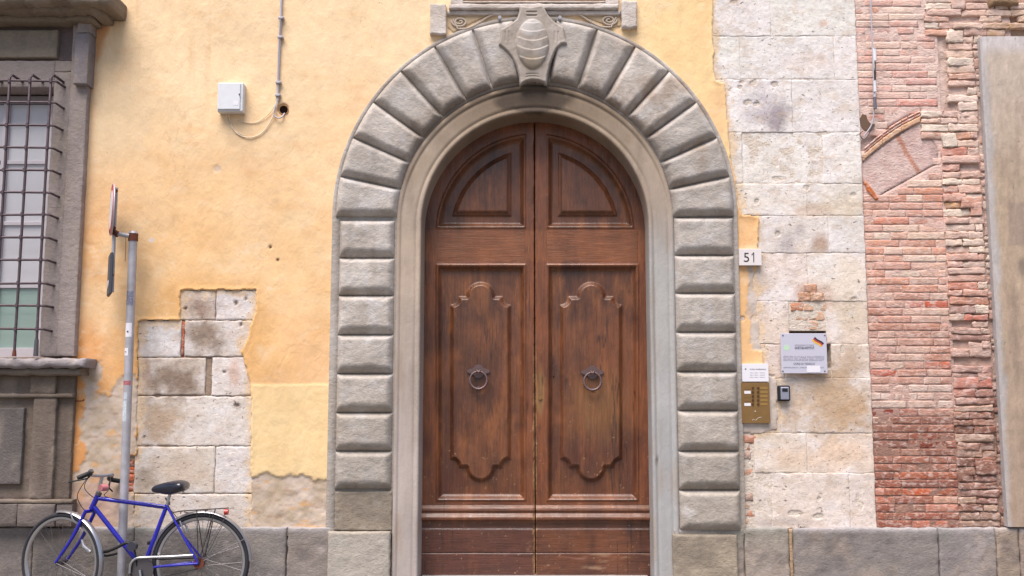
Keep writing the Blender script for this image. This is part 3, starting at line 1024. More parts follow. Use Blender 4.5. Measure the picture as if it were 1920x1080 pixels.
while zc < ZW(70):          # the narrow ragged strip beside the pilaster
    h = random.uniform(0.042, 0.085)
    pyc = float(pix(0, zc + h / 2)[1])
    xa = XW(1851, 540) + random.uniform(-.006, .012)
    xb = XW(1880, 540)
    segs = [(xa, xb)] if random.random() < .65 else [(xa, (xa + xb) / 2 + random.uniform(-.02, .02)), ((xa + xb) / 2 + .004, xb)]
    for (a, b) in segs:
        brick('rubble_stone', a, b, zc + .003, zc + h - random.uniform(.004, .012), 0.002 + random.uniform(-.008, .010), 0.05, rpal(pyc, True), rm, 0.006, fine=True, lime=.4, rot=random.uniform(-.10, .10), tilt=random.uniform(-.15, .15))
    zc += h
block('eroded_stone', XW(1850, 0), XW(1905, 0), ZW(14), ZW(-30), -0.05, 0.03, M_MORTAR, rm, lambda a, b: const((170, 140, 110), len(a)), bev=.03, drop=.03, rough=.012, wob=.012)

# ================================================================== RENDERED PILASTER (far right)
pil = thing('rendered_pilaster', (XW(1930, 1080), 0.2, 0.0), 'smooth grey-brown rendered pilaster at the far right edge with a pale grey corner', 'pilaster')
XPL = XW(1865, 540, -0.06)


def pil_c(px, py):
    n = len(px)
    d = px - (1842 + 0.05 * (py - 70))
    c = mixc(const((206, 190, 176), n), const((192, 170, 148), n), sst(120, 420, py + 60 * fbm(px, py, 90, 3, 601)))
    c = mixc(c, const((174, 152, 136), n), sst(300, 1000, py) * .7)
    c = mixc(c, const((190, 172, 150), n), sst(-.2, .8, fbm(px * 3.2, py * .5, 60, 4, 607)) * .5)
    c = mixc(c, const((146, 126, 114), n), sst(.1, .9, fbm(px * 2.4, py * .45, 70, 4, 617)) * .5)
    c = mixc(c, const((186, 180, 178), n), sst(16, 4, d + 5 * fbm(px, py, 40, 3, 611)))
    c = mixc(c, const((212, 206, 208), n), sst(110, 80, py) * .8)
    c = mixc(c, const((150, 132, 126), n), sst(3, -3, np.maximum(np.abs(px - 1916) - 24, np.abs(py - 420) - 40)) * .5)
    c = mixc(c, const((120, 110, 104), n), sst(1.1, .4, np.hypot((px - 1920) / 16, (py - 500) / 22)) * .6)
    return c


def pil_y(px, py):
    return -0.06 + .002 * fbm(px, py, 60, 4, 621) + 0.015 * sst(5, 0, px - (1842 + 0.0505 * (py - 70))) ** 2


o = hf('render_coat', XPL, XW(2090, 540, -.06), ZW(988, -.06), ZW(68, -.06), 0.014, pil_y, pil_c, M_RENDER, pil, yref=-.06)
x1 = XW(2090, 540, -.06)
V, Fq = box_arr(XPL + .001, x1, -0.048, 0.5, ZW(988, -.06), ZW(68.5, -.06))
emit('pilaster_body', V, Fq, M_RENDER, pil, const((196, 190, 190), 8), False)
V, Fq = box_arr(XW(1870, 0), x1, 0.03, 0.5, ZW(68.5, -.06), zt)
emit('masonry_above', V, Fq, M_MORTAR, pil, const((190, 160, 140), 8), False)

# ================================================================== PLINTH
pl = thing('stone_plinth', (XW(1500, 1080), 0.1, 0.0), 'low plinth of worn grey stone slabs at the wall foot, right of the portal', 'plinth', 'stone plinths of the facade')


def plinth_c(base, warm=0.4):
    def f(px, py):
        n = len(px)
        c = mixc(const(tuple(v + 12 for v in base), n), const((184, 164, 148), n), sst(-.1, .8, fbm(px, py, 60, 4, 701)) * warm)
        c = mixc(c, const((104, 98, 98), n), sst(.1, .9, fbm(px, py * 1.6, 44, 5, 711)) * .55)
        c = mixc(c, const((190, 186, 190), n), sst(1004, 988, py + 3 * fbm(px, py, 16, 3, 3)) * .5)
        c = mixc(c, const((196, 184, 182), n), sst(.5, .9, fbm(px, py, 30, 5, 721)) * .4)
        c = mixc(c, const((112, 120, 104), n), sst(.3, .8, fbm(px, py, 90, 3, 731)) * sst(1040, 990, py) * .4)
        return c
    return f


zb = 0.012
for (x0, x1_, base) in [(1262, 1396, (150, 140, 130)), (1397, 1480, (160, 148, 138)), (1488, 1760, (134, 126, 122)), (1761, 1868, (140, 132, 130)), (1869, 1912, (150, 134, 120)), (1913, 2090, (150, 132, 122))]:
    block('plinth_slab', XW(x0, 1040, -.04), XW(x1_, 1040, -.04), zb, ZW(990, -.04), -0.045, 0.1, M_GREY, pl, plinth_c(base), step=.018, bev=.014, drop=.010, rough=.005, wob=.006)
block('mortar_fill', XW(1480.5, 1040, -.03), XW(1487.5, 1040, -.03), zb, ZW(992, -.03), -0.034, 0.1, M_MORTAR, pl, lambda a, b: const((188, 160, 130), len(a)), step=.02)
pl2 = thing('stone_plinth', (XW(450, 1080), 0.1, 0.0), 'low plinth of dark grey stone slabs behind the blue bicycle, left of the portal', 'plinth', 'stone plinths of the facade')
for (x0, x1_, base) in [(-420, 60, (122, 114, 110)), (61, 250, (118, 112, 108)), (251, 536, (132, 126, 122)), (539, 622, (140, 130, 124))]:
    block('plinth_slab', XW(x0, 1040, -.04), XW(x1_, 1040, -.04), zb, ZW(989, -.04), -0.045, 0.1, M_GREY, pl2, plinth_c(base, .3), step=.018, bev=.012, drop=.008, rough=.004, wob=.005)

# ================================================================== STONE PORTAL
portal = thing('stone_portal', (XW(1003, 1080), 0.0, 0.0), 'grey rusticated stone portal arch with cushion-shaped blocks round the wooden door', 'portal')
YBASE = -0.040
HC = 0.056


def rust_c(px, py, sh=0):
    n = len(px)
    c = mixc(const((202, 194, 187), n), const((184, 175, 167), n), 0.5 + 0.8 * fbm(px, py, 40, 4, 801 + sh))
    c = mixc(c, const((208, 205, 206), n), sst(.0, .9, fbm(px, py, 26, 4, 811 + sh)) * .5)
    c = mixc(c, const((164, 150, 136), n), sst(.25, .9, fbm(px, py, 50, 4, 821)) * .35)
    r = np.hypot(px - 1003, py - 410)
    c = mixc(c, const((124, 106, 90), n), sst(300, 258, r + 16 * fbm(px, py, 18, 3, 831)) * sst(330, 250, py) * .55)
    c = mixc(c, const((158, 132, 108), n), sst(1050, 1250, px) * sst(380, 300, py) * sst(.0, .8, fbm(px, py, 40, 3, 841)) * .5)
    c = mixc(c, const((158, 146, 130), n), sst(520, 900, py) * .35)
    c = mixc(c, const((146, 132, 118), n), sst(.3, 1.0, fbm(px * 2.2, py * .5, 50, 5, 851, .68)) * .4)
    c = mixc(c, const((214, 210, 208), n), sst(.45, 1.0, fbm(px, py, 34, 5, 861, .7)) * .6)
    return c


def cushion(name, fn, parent, yb0, hgt, bev, seed, nu=28, nv=26, cf=rust_c, bot=(1, 1)):
    """fn(u, v) -> photo px; u across the block, v from lower joint to upper joint"""
    us = np.sort(np.concatenate([[0, .02], np.linspace(.05, .95, nu - 4), [.98, 1]]))
    vs = np.sort(np.concatenate([[0, .03], np.linspace(.07, .93, nv - 4), [.97, 1]]))
    U, Vv = np.meshgrid(us, vs); U = U.ravel(); Vv = Vv.ravel()
    px, py = fn(U, Vv)
    X, Z = P(px, py, yb0)
    g = lambda u, v: np.array(P(*fn(np.array([u]), np.array([v])), yb0)).ravel()
    wu = np.linalg.norm(g(1, .5) - g(0, .5))
    dv0 = np.linalg.norm(np.array(P(*fn(U, Vv * 0), yb0)) - np.array([X, Z]), axis=0)
    dv1 = np.linalg.norm(np.array(P(*fn(U, Vv * 0 + 1), yb0)) - np.array([X, Z]), axis=0)
    du = np.minimum(U, 1 - U) * wu
    nz = fbm(px, py, 20, 4, seed)
    m = np.minimum(np.minimum(dv0 / (bev * bot[0]), dv1 / (bev * bot[1])), du / (bev * .95))
    m = np.clip(m * (1 + .10 * nz), 0, 1)
    hh = 1 - (1 - m) ** 1.9
    chip = sst(.55, 1.0, fbm(px, py, 16, 4, seed + 31, .65)) * sst(.06, .0, np.minimum(np.minimum(dv0, dv1), du))
    hh = hh * (1 - .45 * chip)
    inner = np.clip(np.minimum(np.minimum(dv0, dv1), du) / .03, 0, 1)
    Y = yb0 - hgt * hh - (0.0030 * fbm(px, py, 15, 4, seed + 7) + .003 * fbm(px, py, 40, 2, seed + 8)) * inner
    V = np.stack([X, Y, Z], 1); Q = quad_grid(len(us), len(vs))
    r = ring_ids(len(us), len(vs)); B = V[r].copy(); B[:, 1] = yb0 + .045
    n0 = len(V); k = len(r); j = np.arange(k)
    S = np.stack([r, n0 + j, n0 + (j + 1) % k, r[(j + 1) % k]], 1)
    V = np.concatenate([V, B]); ppx = np.concatenate([px, px[r]]); ppy = np.concatenate([py, py[r]])
    # consistent winding towards the viewer
    a, b, c = V[Q[0][0]], V[Q[0][1]], V[Q[0][2]]
    if np.cross(b - a, c - a)[1] > 0:
        Q = Q[:, ::-1]; S = S[:, ::-1]
    tint = 1 + random.uniform(-.09, .07)
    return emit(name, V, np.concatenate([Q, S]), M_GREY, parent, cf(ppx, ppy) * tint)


# flat backing band the cushions stand on
def kx(px, py0, py):
    """photo x of a world-vertical line that passes px at py0"""
    return pix(XW(px, py0, YBASE), P(960, py, YBASE)[1], YBASE)[0]


def band_ring(name, Ri, Ro, cy, yf, parent, mat, cf, cyo=None):
    cyo = cy if cyo is None else cyo
    path = []
    prof = [(Ro, 0.02)] + [(Ro, yf)] + [(Ro + (Ri - Ro) * k / 6, yf) for k in range(1, 7)]
    return sweep(name, prof, cy, parent, mat, cf)


def sweep(name, prof, cy, parent, mat, cf, zlow=None, seg=('L', 'A', 'R'), py_low=1080, cys=None):
    """moulding profile [(radius px, Y)] swept up the left jamb, round the arch and down the right jamb"""
    out = []
    nP = len(prof)
    for sgm in seg:
        rowsV = []
        if sgm == 'A':
            for k in range(121):
                a = PI * k / 120
                rr = []
                for i, (R, Y) in enumerate(prof):
                    c_ = cy if cys is None else cys[i]
                    x, z = P(1003 - R * math.cos(a), c_ - R * math.sin(a), Y)
                    rr.append((float(x), Y, float(z)))
                rowsV.append(rr)
        else:
            sgn = -1 if sgm == 'L' else 1
            for k in range(60):
                t = k / 59
                rr = []
                for i, (R, Y) in enumerate(prof):
                    c_ = cy if cys is None else cys[i]
                    x, zt_ = P(1003 + sgn * R, c_, Y)
                    zl = ZW(py_low, Y) if zlow is None else zlow
                    rr.append((float(x), Y, zl + (float(zt_) - zl) * t))
                rowsV.append(rr)
            if sgm == 'R': rowsV = rowsV[::-1]
        V = np.array(rowsV).reshape(-1, 3)
        V[:, 1] += 0.0009 * fbm(V[:, 0], V[:, 2], .12, 4, 5)
        q = quad_grid(nP, len(rowsV))
        px, py = pix(V[:, 0], V[:, 2], V[:, 1])
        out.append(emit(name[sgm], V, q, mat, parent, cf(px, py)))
    return out


def groove_c(px, py):
    return rust_c(px, py) * 0.92


for sg, nm, redge in (('L', 'jamb_backing', 363.6), ('A', 'arch_backing', 371.6), ('R', 'jamb_backing', 369.4)):
    sweep({sg: nm}, [(380, 0.02), (380, YBASE + .004), (379, YBASE + .001), (redge + .6, YBASE + .001), (redge, YBASE + .01), (redge - 2, YBASE + .012), (350, YBASE + .012), (320, YBASE + .012), (290, YBASE + .012), (266.5, YBASE + .012), (264.5, YBASE + .001), (250, YBASE + .001), (250, .02)],
          410, portal, M_GREY, groove_c, py_low=1000, seg=(sg,))

C0 = (1003, 410)
RI, RO_ = 257, 373


def vou(a0, a1, right=True):
    def fn(u, v):
        a = a0 + (a1 - a0) * v
        R = RI + (RO_ - RI) * u
        return C0[0] + R * np.cos(a), C0[1] - R * np.sin(a)
    return fn


gap = rad(0.28)
angs = [0.4, 12.3, 24.1, 35.9, 47.8, 59.8, 71.8, 84.0, 96.0, 108.2, 120.2, 132.2, 144.1, 155.9, 167.7, 179.6]
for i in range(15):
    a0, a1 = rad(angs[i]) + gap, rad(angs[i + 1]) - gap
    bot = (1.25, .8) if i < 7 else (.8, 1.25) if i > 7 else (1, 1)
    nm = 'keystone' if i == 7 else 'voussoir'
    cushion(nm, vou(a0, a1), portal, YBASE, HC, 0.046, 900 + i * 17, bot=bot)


def jb(x0, x1, y0, y1):
    def fn(u, v):
        py = y1 + (y0 - y1) * v
        xa = kx(x0, 412, py); xb = kx(x1, 412, py)
        return xa + (xb - xa) * u, py
    return fn


LJ = [414, 485, 555.5, 629, 702, 775, 847, 919]
RJ = [409, 480, 551, 624, 698, 771, 847, 920, 997]
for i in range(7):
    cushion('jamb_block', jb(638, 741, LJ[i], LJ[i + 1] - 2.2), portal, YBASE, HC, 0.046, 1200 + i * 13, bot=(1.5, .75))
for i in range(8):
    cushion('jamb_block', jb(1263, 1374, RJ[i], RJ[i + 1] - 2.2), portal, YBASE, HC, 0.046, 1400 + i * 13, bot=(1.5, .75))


# the voussoir between y 412 and angle 0 is covered by the joint; flat lower stones
def low_c(px, py):
    n = len(px)
    c = mixc(const((176, 162, 144), n), const((150, 138, 124), n), .5 + fbm(px, py, 40, 4, 1501))
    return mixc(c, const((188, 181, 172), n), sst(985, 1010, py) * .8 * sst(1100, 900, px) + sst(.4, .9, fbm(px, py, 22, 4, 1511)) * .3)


block('jamb_block', XW(628, 950, -.045), XW(735, 950, -.045), ZW(994, -.045), ZW(921.5, -.045), -0.052, 0.02, M_GREY, portal, low_c, bev=.008, drop=.006, rough=.004)
block('plinth_block', XW(614, 1040, -.08), XW(731, 1040, -.08), 0.012, ZW(997, -.08), -0.085, 0.05, M_GREY, portal, low_c, bev=.012, drop=.012, rough=.003)
block('plinth_block', XW(1262, 1040, -.08), XW(1384, 1040, -.08), 0.012, ZW(1003, -.08), -0.075, 0.05, M_GREY, portal, low_c, bev=.012, drop=.012, rough=.003)


def arc_c(px, py):
    n = len(px)
    c = mixc(const((192, 174, 156), n), const((174, 158, 144), n), .5 + .8 * fbm(px, py * .6, 60, 4, 1601))
    c = mixc(c, const((190, 182, 182), n), sst(400, 900, py) * .6)
    c = mixc(c, const((176, 180, 182), n), sst(1150, 1230, px) * sst(350, 520, py) * .7)
    c = mixc(c, const((170, 148, 128), n), sst(.2, .9, fbm(px * 2, py * .5, 50, 4, 1611)) * .45)
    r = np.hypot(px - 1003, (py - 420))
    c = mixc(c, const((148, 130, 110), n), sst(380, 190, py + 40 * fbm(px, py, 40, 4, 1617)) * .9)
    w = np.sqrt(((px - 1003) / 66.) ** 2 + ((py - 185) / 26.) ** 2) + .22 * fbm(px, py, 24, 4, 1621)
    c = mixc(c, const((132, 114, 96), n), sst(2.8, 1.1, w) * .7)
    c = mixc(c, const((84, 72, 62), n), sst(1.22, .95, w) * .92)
    st2 = fbm(px * 2.5, py * .22, 60, 4, 1631)
    c = mixc(c, const((138, 122, 106), n), sst(.3, 1.0, st2) * .4)
    c = mixc(c, const((120, 110, 104), n), sst(1.2, .6, np.hypot((px - 1232) / 3, (py - 865) / 9)) * .8)
    return c


prof = [(260, -0.020), (259.5, -0.048), (256, -0.050), (253, -0.049), (251.5, -0.041), (249, -0.040), (247.5, -0.044), (243, -0.045), (236, -0.046), (229, -0.046), (225, -0.047),
        (223.5, -0.042), (221.5, -0.042), (220, -0.050), (217, -0.053), (214.5, -0.050), (213, -0.040), (213, 0.0), (213, 0.05), (213, .10), (213, .16), (213, .26)]
cys = [420 + 5 * (260 - R) / 47 for R, Y in prof]
# radius constant in the world along the reveal: convert the pixel radius of the front edge to each depth


def prof_fix(prof):
    out = []
    for R, Y in prof:
        if Y > -0.03 and R < 230: R = R * (7.45 - .04) / (7.45 + Y)
        out.append((R, Y))
    return out


def arch_sweep():
    P2 = prof_fix(prof)
    out = []
    # centre height held in the world for the reveal
    zc_ = ZW(425, -.04)
    cy2 = []
    for (R, Y), c in zip(P2, cys):
        if Y > -0.03 and R < 230:
            cy2.append(float(pix(0, zc_, Y)[1]))
        else: cy2.append(c)
    P2x = [(R, Y) for R, Y in P2]
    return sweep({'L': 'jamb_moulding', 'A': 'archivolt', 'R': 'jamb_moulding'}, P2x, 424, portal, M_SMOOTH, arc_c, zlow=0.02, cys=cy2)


arch_sweep()
tz = ZW(1078, .1)
block('threshold', XW(786, 1078, -.06), XW(1222, 1078, -.06), 0.012, ZW(1078.5, .19) - .001, -0.10, 0.20, M_GREY, portal, lambda a, b: const((170, 164, 166), len(a)), step=.04)
V, Fq = box_arr(XW(786, 1078, -.06), XW(1222, 1078, -.06), -0.085, 0.34, ZW(1078.5, .19) - .02, ZW(1078.5, .19))
emit('threshold_top', V, Fq, M_GREY, portal, const((170, 164, 166), 8), False)

# carved shield on the keystone
SH = [(320, 50), (440, 66), (580, 44), (612, 75), (650, 150), (720, 230), (830, 300), (838, 345), (850, 420), (872, 490), (800, 500), (745, 555), (705, 640), (672, 740), (648, 850), (636, 965),
      (600, 932), (540, 912), (470, 905), (400, 920), (345, 952), (326, 965), (315, 860), (290, 760), (242, 660), (190, 590), (132, 538), (80, 500), (98, 400), (105, 320), (200, 268), (288, 200), (318, 120)]
SH = [(x / 6 + 920, y / 6) for x, y in SH]
SY = -0.118


def sh_y(px, py):
    s = sdf(px, py, SH)
    y = SY + 0.0012 * fbm(px, py, 10, 3, 1700)
    y = y + 0.012 * sst(-6, -1, s) ** 2 + 0.09 * sst(-1.8, 2.0, s)
    cx = 998.5
    q = np.hypot((px - cx) / (30.5 - 3 * sst(90, 130, py)), (py - 83) / 47.)
    dome = np.sqrt(np.clip(1 - q * q, 0, 1))
    t = py + 0.012 * (px - cx) ** 2
    st_ = sum(sst(-1.0, 1.0, t - k) for k in (56, 66, 79, 92, 105, 118))
    y = y - 0.045 * dome * .8 - (dome > 0) * sst(0, .35, dome) * .007 * np.interp(((t - 44) / 17.0) % 1.0, [0, .1, 1], [0, 1, .1])
    rim = sst(-7, -3, s) * sst(-1, -3, s)
    y = y - .002 * rim
    for k in (138, 142.5): y = y + .005 * sst(1.6, .6, np.abs(py - k - .01 * (px - 998) ** 2)) * sst(14, 10, np.abs(px - 998))
    for k in (22, 28.5): y = y + .010 * sst(1.8, .6, np.abs(py - k)) * sst(11, 8, np.abs(px - 997))
    for k in (1040, 1047, 955, 948): y = y + .005 * sst(1.6, .5, np.abs(px - k - (py - 68) * .05)) * sst(11, 8, np.abs(py - 68))
    return y


def sh_c(px, py):
    n = len(px)
    c = mixc(const((190, 180, 172), n), const((170, 159, 149), n), .5 + fbm(px, py, 26, 4, 1711))
    c = mixc(c, const((136, 122, 108), n), sst(.2, 1.0, fbm(px, py, 16, 5, 1719, .7)) * .45)
    c = mixc(c, const((198, 196, 196), n), sst(1.0, .6, np.hypot((px - 996) / 26, (py - 52) / 22)) * .5)
    return mixc(c, const((190, 172, 146), n), sst(1.1, .5, np.hypot((px - 1000) / 26, (py - 118) / 16)) * .5)


hf('carved_shield', XW(928, 80, SY), XW(1070, 80, SY), ZW(164, SY), ZW(3, SY), 0.0045, sh_y, sh_c, M_SMOOTH, portal, yref=SY, keep=lambda a, b, Y: Y < -0.053)
box('shield_core', XW(985, 80, -.1), XW(1015, 80, -.1), -0.05, -0.092, ZW(140, -.1), ZW(24, -.1), simple('shield backing stone', (170, 160, 150), .85, var=.1), portal)
for sx in (937, 1050):
    V, Fq = disc_arr(pt(sx, 32, -.11), .013, (0, 1, 0), .06, 16)
    emit('shield_scroll', V, Fq, M_SMOOTH, portal, const((176, 178, 190), len(V)))

# ================================================================== WINDOW BASE ABOVE THE PORTAL
uw = thing('upper_window_base', (XW(1000, 20), 0.0, ZW(60)), 'carved stone base of an upper window with side brackets, above the shield', 'window surround')
uc = lambda a, b: mixc(const((222, 212, 206), len(a)), const((206, 194, 184), len(a)), .5 + fbm(a, b, 30, 4, 1801))
block('side_bracket', XW(806, 30, -.1), XW(836, 30, -.1), ZW(60, -.1), ZW(4, -.1), -0.065, 0.0, M_GREY, uw, uc, bev=.006, drop=.004)
block('side_bracket', XW(1166, 30, -.1), XW(1196, 30, -.1), ZW(48, -.1), ZW(-3, -.1), -0.065, 0.0, M_GREY, uw, uc, bev=.010, drop=.008, wob=.008)
block('sill_moulding', XW(837, 10, -.09), XW(1165, 10, -.09), ZW(24, -.09), ZW(15, -.09), -0.050, 0.0, M_GREY, uw, uc, bev=.008, drop=.012)
block('sill_moulding', XW(841, 10, -.12), XW(1161, 10, -.12), ZW(15, -.09), ZW(5, -.09), -0.075, 0.0, M_GREY, uw, uc, bev=.008, drop=.010)
block('window_frame', XW(845, -40, -.08), XW(868, -40, -.08), ZW(4.5, -.09), ZW(-130, -.09), -0.055, 0.0, M_GREY, uw, uc, bev=.006, drop=.006)
block('window_frame', XW(1136, -40, -.08), XW(1160, -40, -.08), ZW(4.5, -.09), ZW(-130, -.09), -0.055, 0.0, M_GREY, uw, uc, bev=.006, drop=.006)
block('sill_moulding', XW(868.5, -2, -.07), XW(1135.5, -2, -.07), ZW(4.5, -.07), ZW(2, -.07), -0.07, 0.0, M_GREY, uw, uc, bev=.003, drop=.003, step=.03)
box('window_pane', XW(868.5, -2, 0), XW(1135.5, -2, 0), -.030, -.026, ZW(3, 0), ZW(-140, 0), simple('dusk violet glass', (96, 78, 112), .15), uw)
for (cx_, cy_, s) in ((862, 41, 1), (1142, 38, -1)):
    pts = []
    for k in range(34):
        a = k * 0.36; r = 13.5 - k * .34
        pts.append(pt(cx_ + s * r * 1.15 * math.cos(a + 2.6), cy_ - r * .75 * math.sin(a + 2.6), -.035))
    tail = [pt(cx_ + s * t, cy_ + y_, -.035) for t, y_ in ((74, -15), (55, -10), (36, 2), (16, 12), (-4, 13))]
    tube('scroll_carving', smooth_path(tail, 4) + [Vector(p) for p in pts], .0085, M_SMOOTH, uw, 8)
    o = bpy.context.scene.collection.objects[-1]
sv = lambda a, b: const((216, 190, 156), len(a))
slab_px('scroll_ground', [(838, 26), (926, 26), (905, 34), (850, 62), (838, 52)], -.028, .0, M_SMOOTH, uw, sv, step=.01)
slab_px('scroll_ground', [(1165, 26), (1072, 26), (1100, 34), (1150, 52), (1165, 50)], -.028, .0, M_SMOOTH, uw, sv, step=.01)
for o in list(uw.children):
    if o.data and not o.data.color_attributes and 'scroll' in o.name:
        ca = o.data.color_attributes.new('Col', 'FLOAT_COLOR', 'POINT')
        n = len(o.data.vertices); a = np.ones((n, 4)); a[:, :3] = lin((200, 184, 168)); ca.data.foreach_set('color', a.ravel())

# ================================================================== DOOR LEAVES
YD = 0.20


def arc_poly(pts): return pts


def upper_poly(side):
    # quarter-round panel; side -1 left, +1 right
    R = 184
    xs = 1003 + side * 18.5 if side < 0 else 1003 + 23
    yb_ = 427
    cy = 437
    a_in = math.asin(min(1, abs(xs - 1003) / R))
    a_b = math.acos((cy - yb_) / R)
    pts = [(xs, yb_)]
    for k in range(25):
        a = a_in + (a_b - a_in) * k / 24
        pts.append((1003 + side * R * math.sin(a), cy - R * math.cos(a)))
    return pts


def upper_raised(side):
    R = 158
    xs = 958 if side < 0 else 1047
    yb_ = 403; cy = 437
    a_in = math.asin(abs(xs - 1003) / R); a_b = math.acos((cy - yb_) / R)
    return [(xs, yb_)] + [(1003 + side * R * math.sin(a_in + (a_b - a_in) * k / 20), cy - R * math.cos(a_in + (a_b - a_in) * k / 20)) for k in range(21)]


def lower_raised(cx, cw, yt=572, yb_=861):
    # long field with a round lobe and scooped corners at both ends; cw = half width
    pts = []
    lw = 26.5
    def end(y, s):
        q = []
        # from left corner to right corner along the end; s=-1 top, +1 bottom
        for k in range(7):      # scooped corner (concave quarter circle)
            a = PI / 2 * k / 6
            q.append((cx - cw + 16 * math.sin(a), y + s * (16 * (1 - math.cos(a)))))
        q[-1] = (cx - cw + 16, y + s * 16)
        q.append((cx - lw - 0.5, y + s * 16))
        for k in range(13):
            a = PI * k / 12
            q.append((cx - lw * math.cos(a), y + s * (16 + (27 if s < 0 else 26) * math.sin(a))))
        q.append((cx + cw - 16, y + s * 16))
        for k in range(1, 7):
            a = PI / 2 * k / 6
            q.append((cx + cw - 16 * math.cos(a), y + s * (16 * (1 - math.sin(a)))))
        return q
    return end(yt, -1) + end(yb_, 1)[::-1]


LEAFG = 'leaves of the arched door'


def make_leaf(side):
    up = upper_poly(side); ur = upper_raised(side)
    if side < 0:
        lo = [(819, 497), (985, 497), (985, 938), (819, 938)]; lr = lower_raised(901, 56); xa, xb = 784, 1001.6
        ringc = (897, 713)
        label = 'left leaf of the brown wooden arched door with iron ring knocker'
    else:
        lo = [(1026, 497), (1196, 497), (1196, 938), (1026, 938)]; lr = lower_raised(1109, 57.5); xa, xb = 1003.6, 1222
        ringc = (1111, 715)
        label = 'right leaf of the brown wooden arched door, more worn and scuffed at its foot'
    leaf = thing('door_leaf', (XW(900 if side < 0 else 1110, 1077, YD), YD, ZW(1077, YD)), label, 'door', LEAFG)
    x0w, x1w = XW(xa, 540, YD), XW(xb, 540, YD)
    # centre edge is vertical in the world: shape functions below use keystone-free coordinates

    def fx(px, py):   # undo the slight convergence so that uprights stay upright
        return 1003 + (px - 1003) * (1 + (600 - py) / 16000.0 * 0) - 0

    def yy(px, py):
        s1 = sdf(px, py, up); s2 = sdf(px, py, ur); s3 = sdf(px, py, lo); s4 = sdf(px, py, lr)
        rec = lambda s: np.interp(-s, [-2.5, -1, 0, 2, 3.5, 4.5, 5.5, 9.5, 11], [0, -.004, -.008, -.007, 0.002, .006, .020, .036, .038])
        rai2 = lambda s: np.interp(-s, [-1.2, 0.4, 1.8, 4, 7.5, 9], [.0, -.008, -.012, -.016, -.030, -.031])
        rai = lambda s: np.interp(-s, [-1.5, 0.3, 1.2, 5.5, 6.5, 7.5], [.0, -.008, -.012, -.030, -.033, -.031])
        y = np.where(s1 < 2.5, rec(s1), 0) + np.where(s3 < 2.5, rec(s3), 0)
        y = y + np.where(s2 < 2, rai2(s2), 0) + np.where(s4 < 2, rai(s4), 0)
        y = y + np.interp(py, [946, 949, 951, 957, 959, 961, 962, 967, 969, 974, 977, 978], [0, -.002, -.020, -.026, -.022, -.014, -.020, -.030, -.036, -.036, -.004, .004])
        y = np.where(py > 978, .004 + np.interp(py, [978, 991, 992.5, 1036, 1037, 1038, 1085], [0, 0, -.008, -.008, -.001, -.008, -.008]), y)
        # joints between stiles and rails
        for (ax, ay0, ay1) in ((819 if side < 0 else 1026, 432, 492), (985 if side < 0 else 1197, 432, 492), (819 if side < 0 else 1026, 942, 946), (985 if side < 0 else 1197, 942, 946)):
            y = y + .0015 * sst(1.5, .5, np.abs(px - ax)) * (py > ay0) * (py < ay1)
        y = y + .0010 * fbm(px * 2.0, py * .35, 30, 3, 2001 + side)
        # worn edge by the meeting joint
        e = np.abs(px - 1002.5)
        y = y + .010 * sst(2.5, .0, e + 1.0 * fbm(px, py, 9, 3, 2011)) * 1.0
        if side > 0: y = y + .006 * sst(.2, .9, fbm(px * .35, py * 1.6, 26, 4, 2021)) * sst(1036, 1050, py)
        return YD + y

    def cc(px, py):
        n = len(px)
        s3 = sdf(px, py, lo); s1 = sdf(px, py, up)
        g1 = fbm(px * 1.8, py * .45, 40, 6, 2101 + side * 7, .68); g2 = fbm(px, py, 70, 6, 2111 + side * 5, .66)
        c = mixc(const((126, 75, 45), n), const((86, 51, 34), n), .5 + .9 * g2)
        c = mixc(c, const((162, 100, 56), n), sst(.0, 1.0, g1 + .25 * g2) * .6)
        c = mixc(c, const((64, 36, 30), n), sst(.15, .9, fbm(px * 1.3, py * .4, 60, 4, 2121 + side * 3)) * .5)
        # frame level a little warmer and worn to light at the edges
        fr = (np.minimum(s1, s3) > 0)
        c = mixc(c, const((146, 82, 46), n), fr * (py < 945) * (.35 + .4 * g1))
        c = mixc(c, const((150, 92, 54), n), sst(428, 436, py) * sst(494, 486, py) * fr * .5)
        if side > 0:
            c = mixc(c, const((144, 100, 58), n), sst(1.2, .3, np.hypot((px - 1120) / 60, (py - 765) / 80) + .3 * g1) * .55)
            c = mixc(c, const((160, 120, 72), n), sst(1.1, .4, np.hypot((px - 1013) / 10, (py - 735) / 60) + .3 * g1) * .7)
            c = mixc(c, const((186, 152, 120), n), sst(.35, .8, fbm(px * .3, py * 1.8, 24, 5, 2131)) * sst(1030, 1046, py) * .75)
        c = mixc(c, const((84, 50, 46), n), sst(978, 992, py) * .6 * (1 if side < 0 else .3))
        c = mixc(c, const((110, 58, 40), n), sst(700, 900, py) * sst(.0, .7, g2) * .4)
        e = np.abs(px - 1002.5)
        c = mixc(c, const((178, 132, 88), n), sst(4, .5, e + 2 * fbm(px, py, 12, 3, 2141)) * sst(600, 760, py) * .9)
        sp = sst(.045, .012, np.abs(fbm(px * 2.2, py * .09, 46, 4, 2161 + side))) * sst(.1, .5, fbm(px, py * .5, 90, 3, 2167))
        c = mixc(c, const((52, 32, 26), n), sp * .7)
        c = mixc(c, const((170, 122, 88), n), sst(.5, 1.0, fbm(px * .9, py * .9, 16, 5, 2171, .75)) * sst(600, 950, py) * .3)
        sc = fbm(px * 1.0, py * 1.0, 5, 3, 2151)
        c = mixc(c, const((196, 160, 130), n), sst(1.12, 1.3, sc + .22 * sst(740, 900, py)) * .6)
        return c

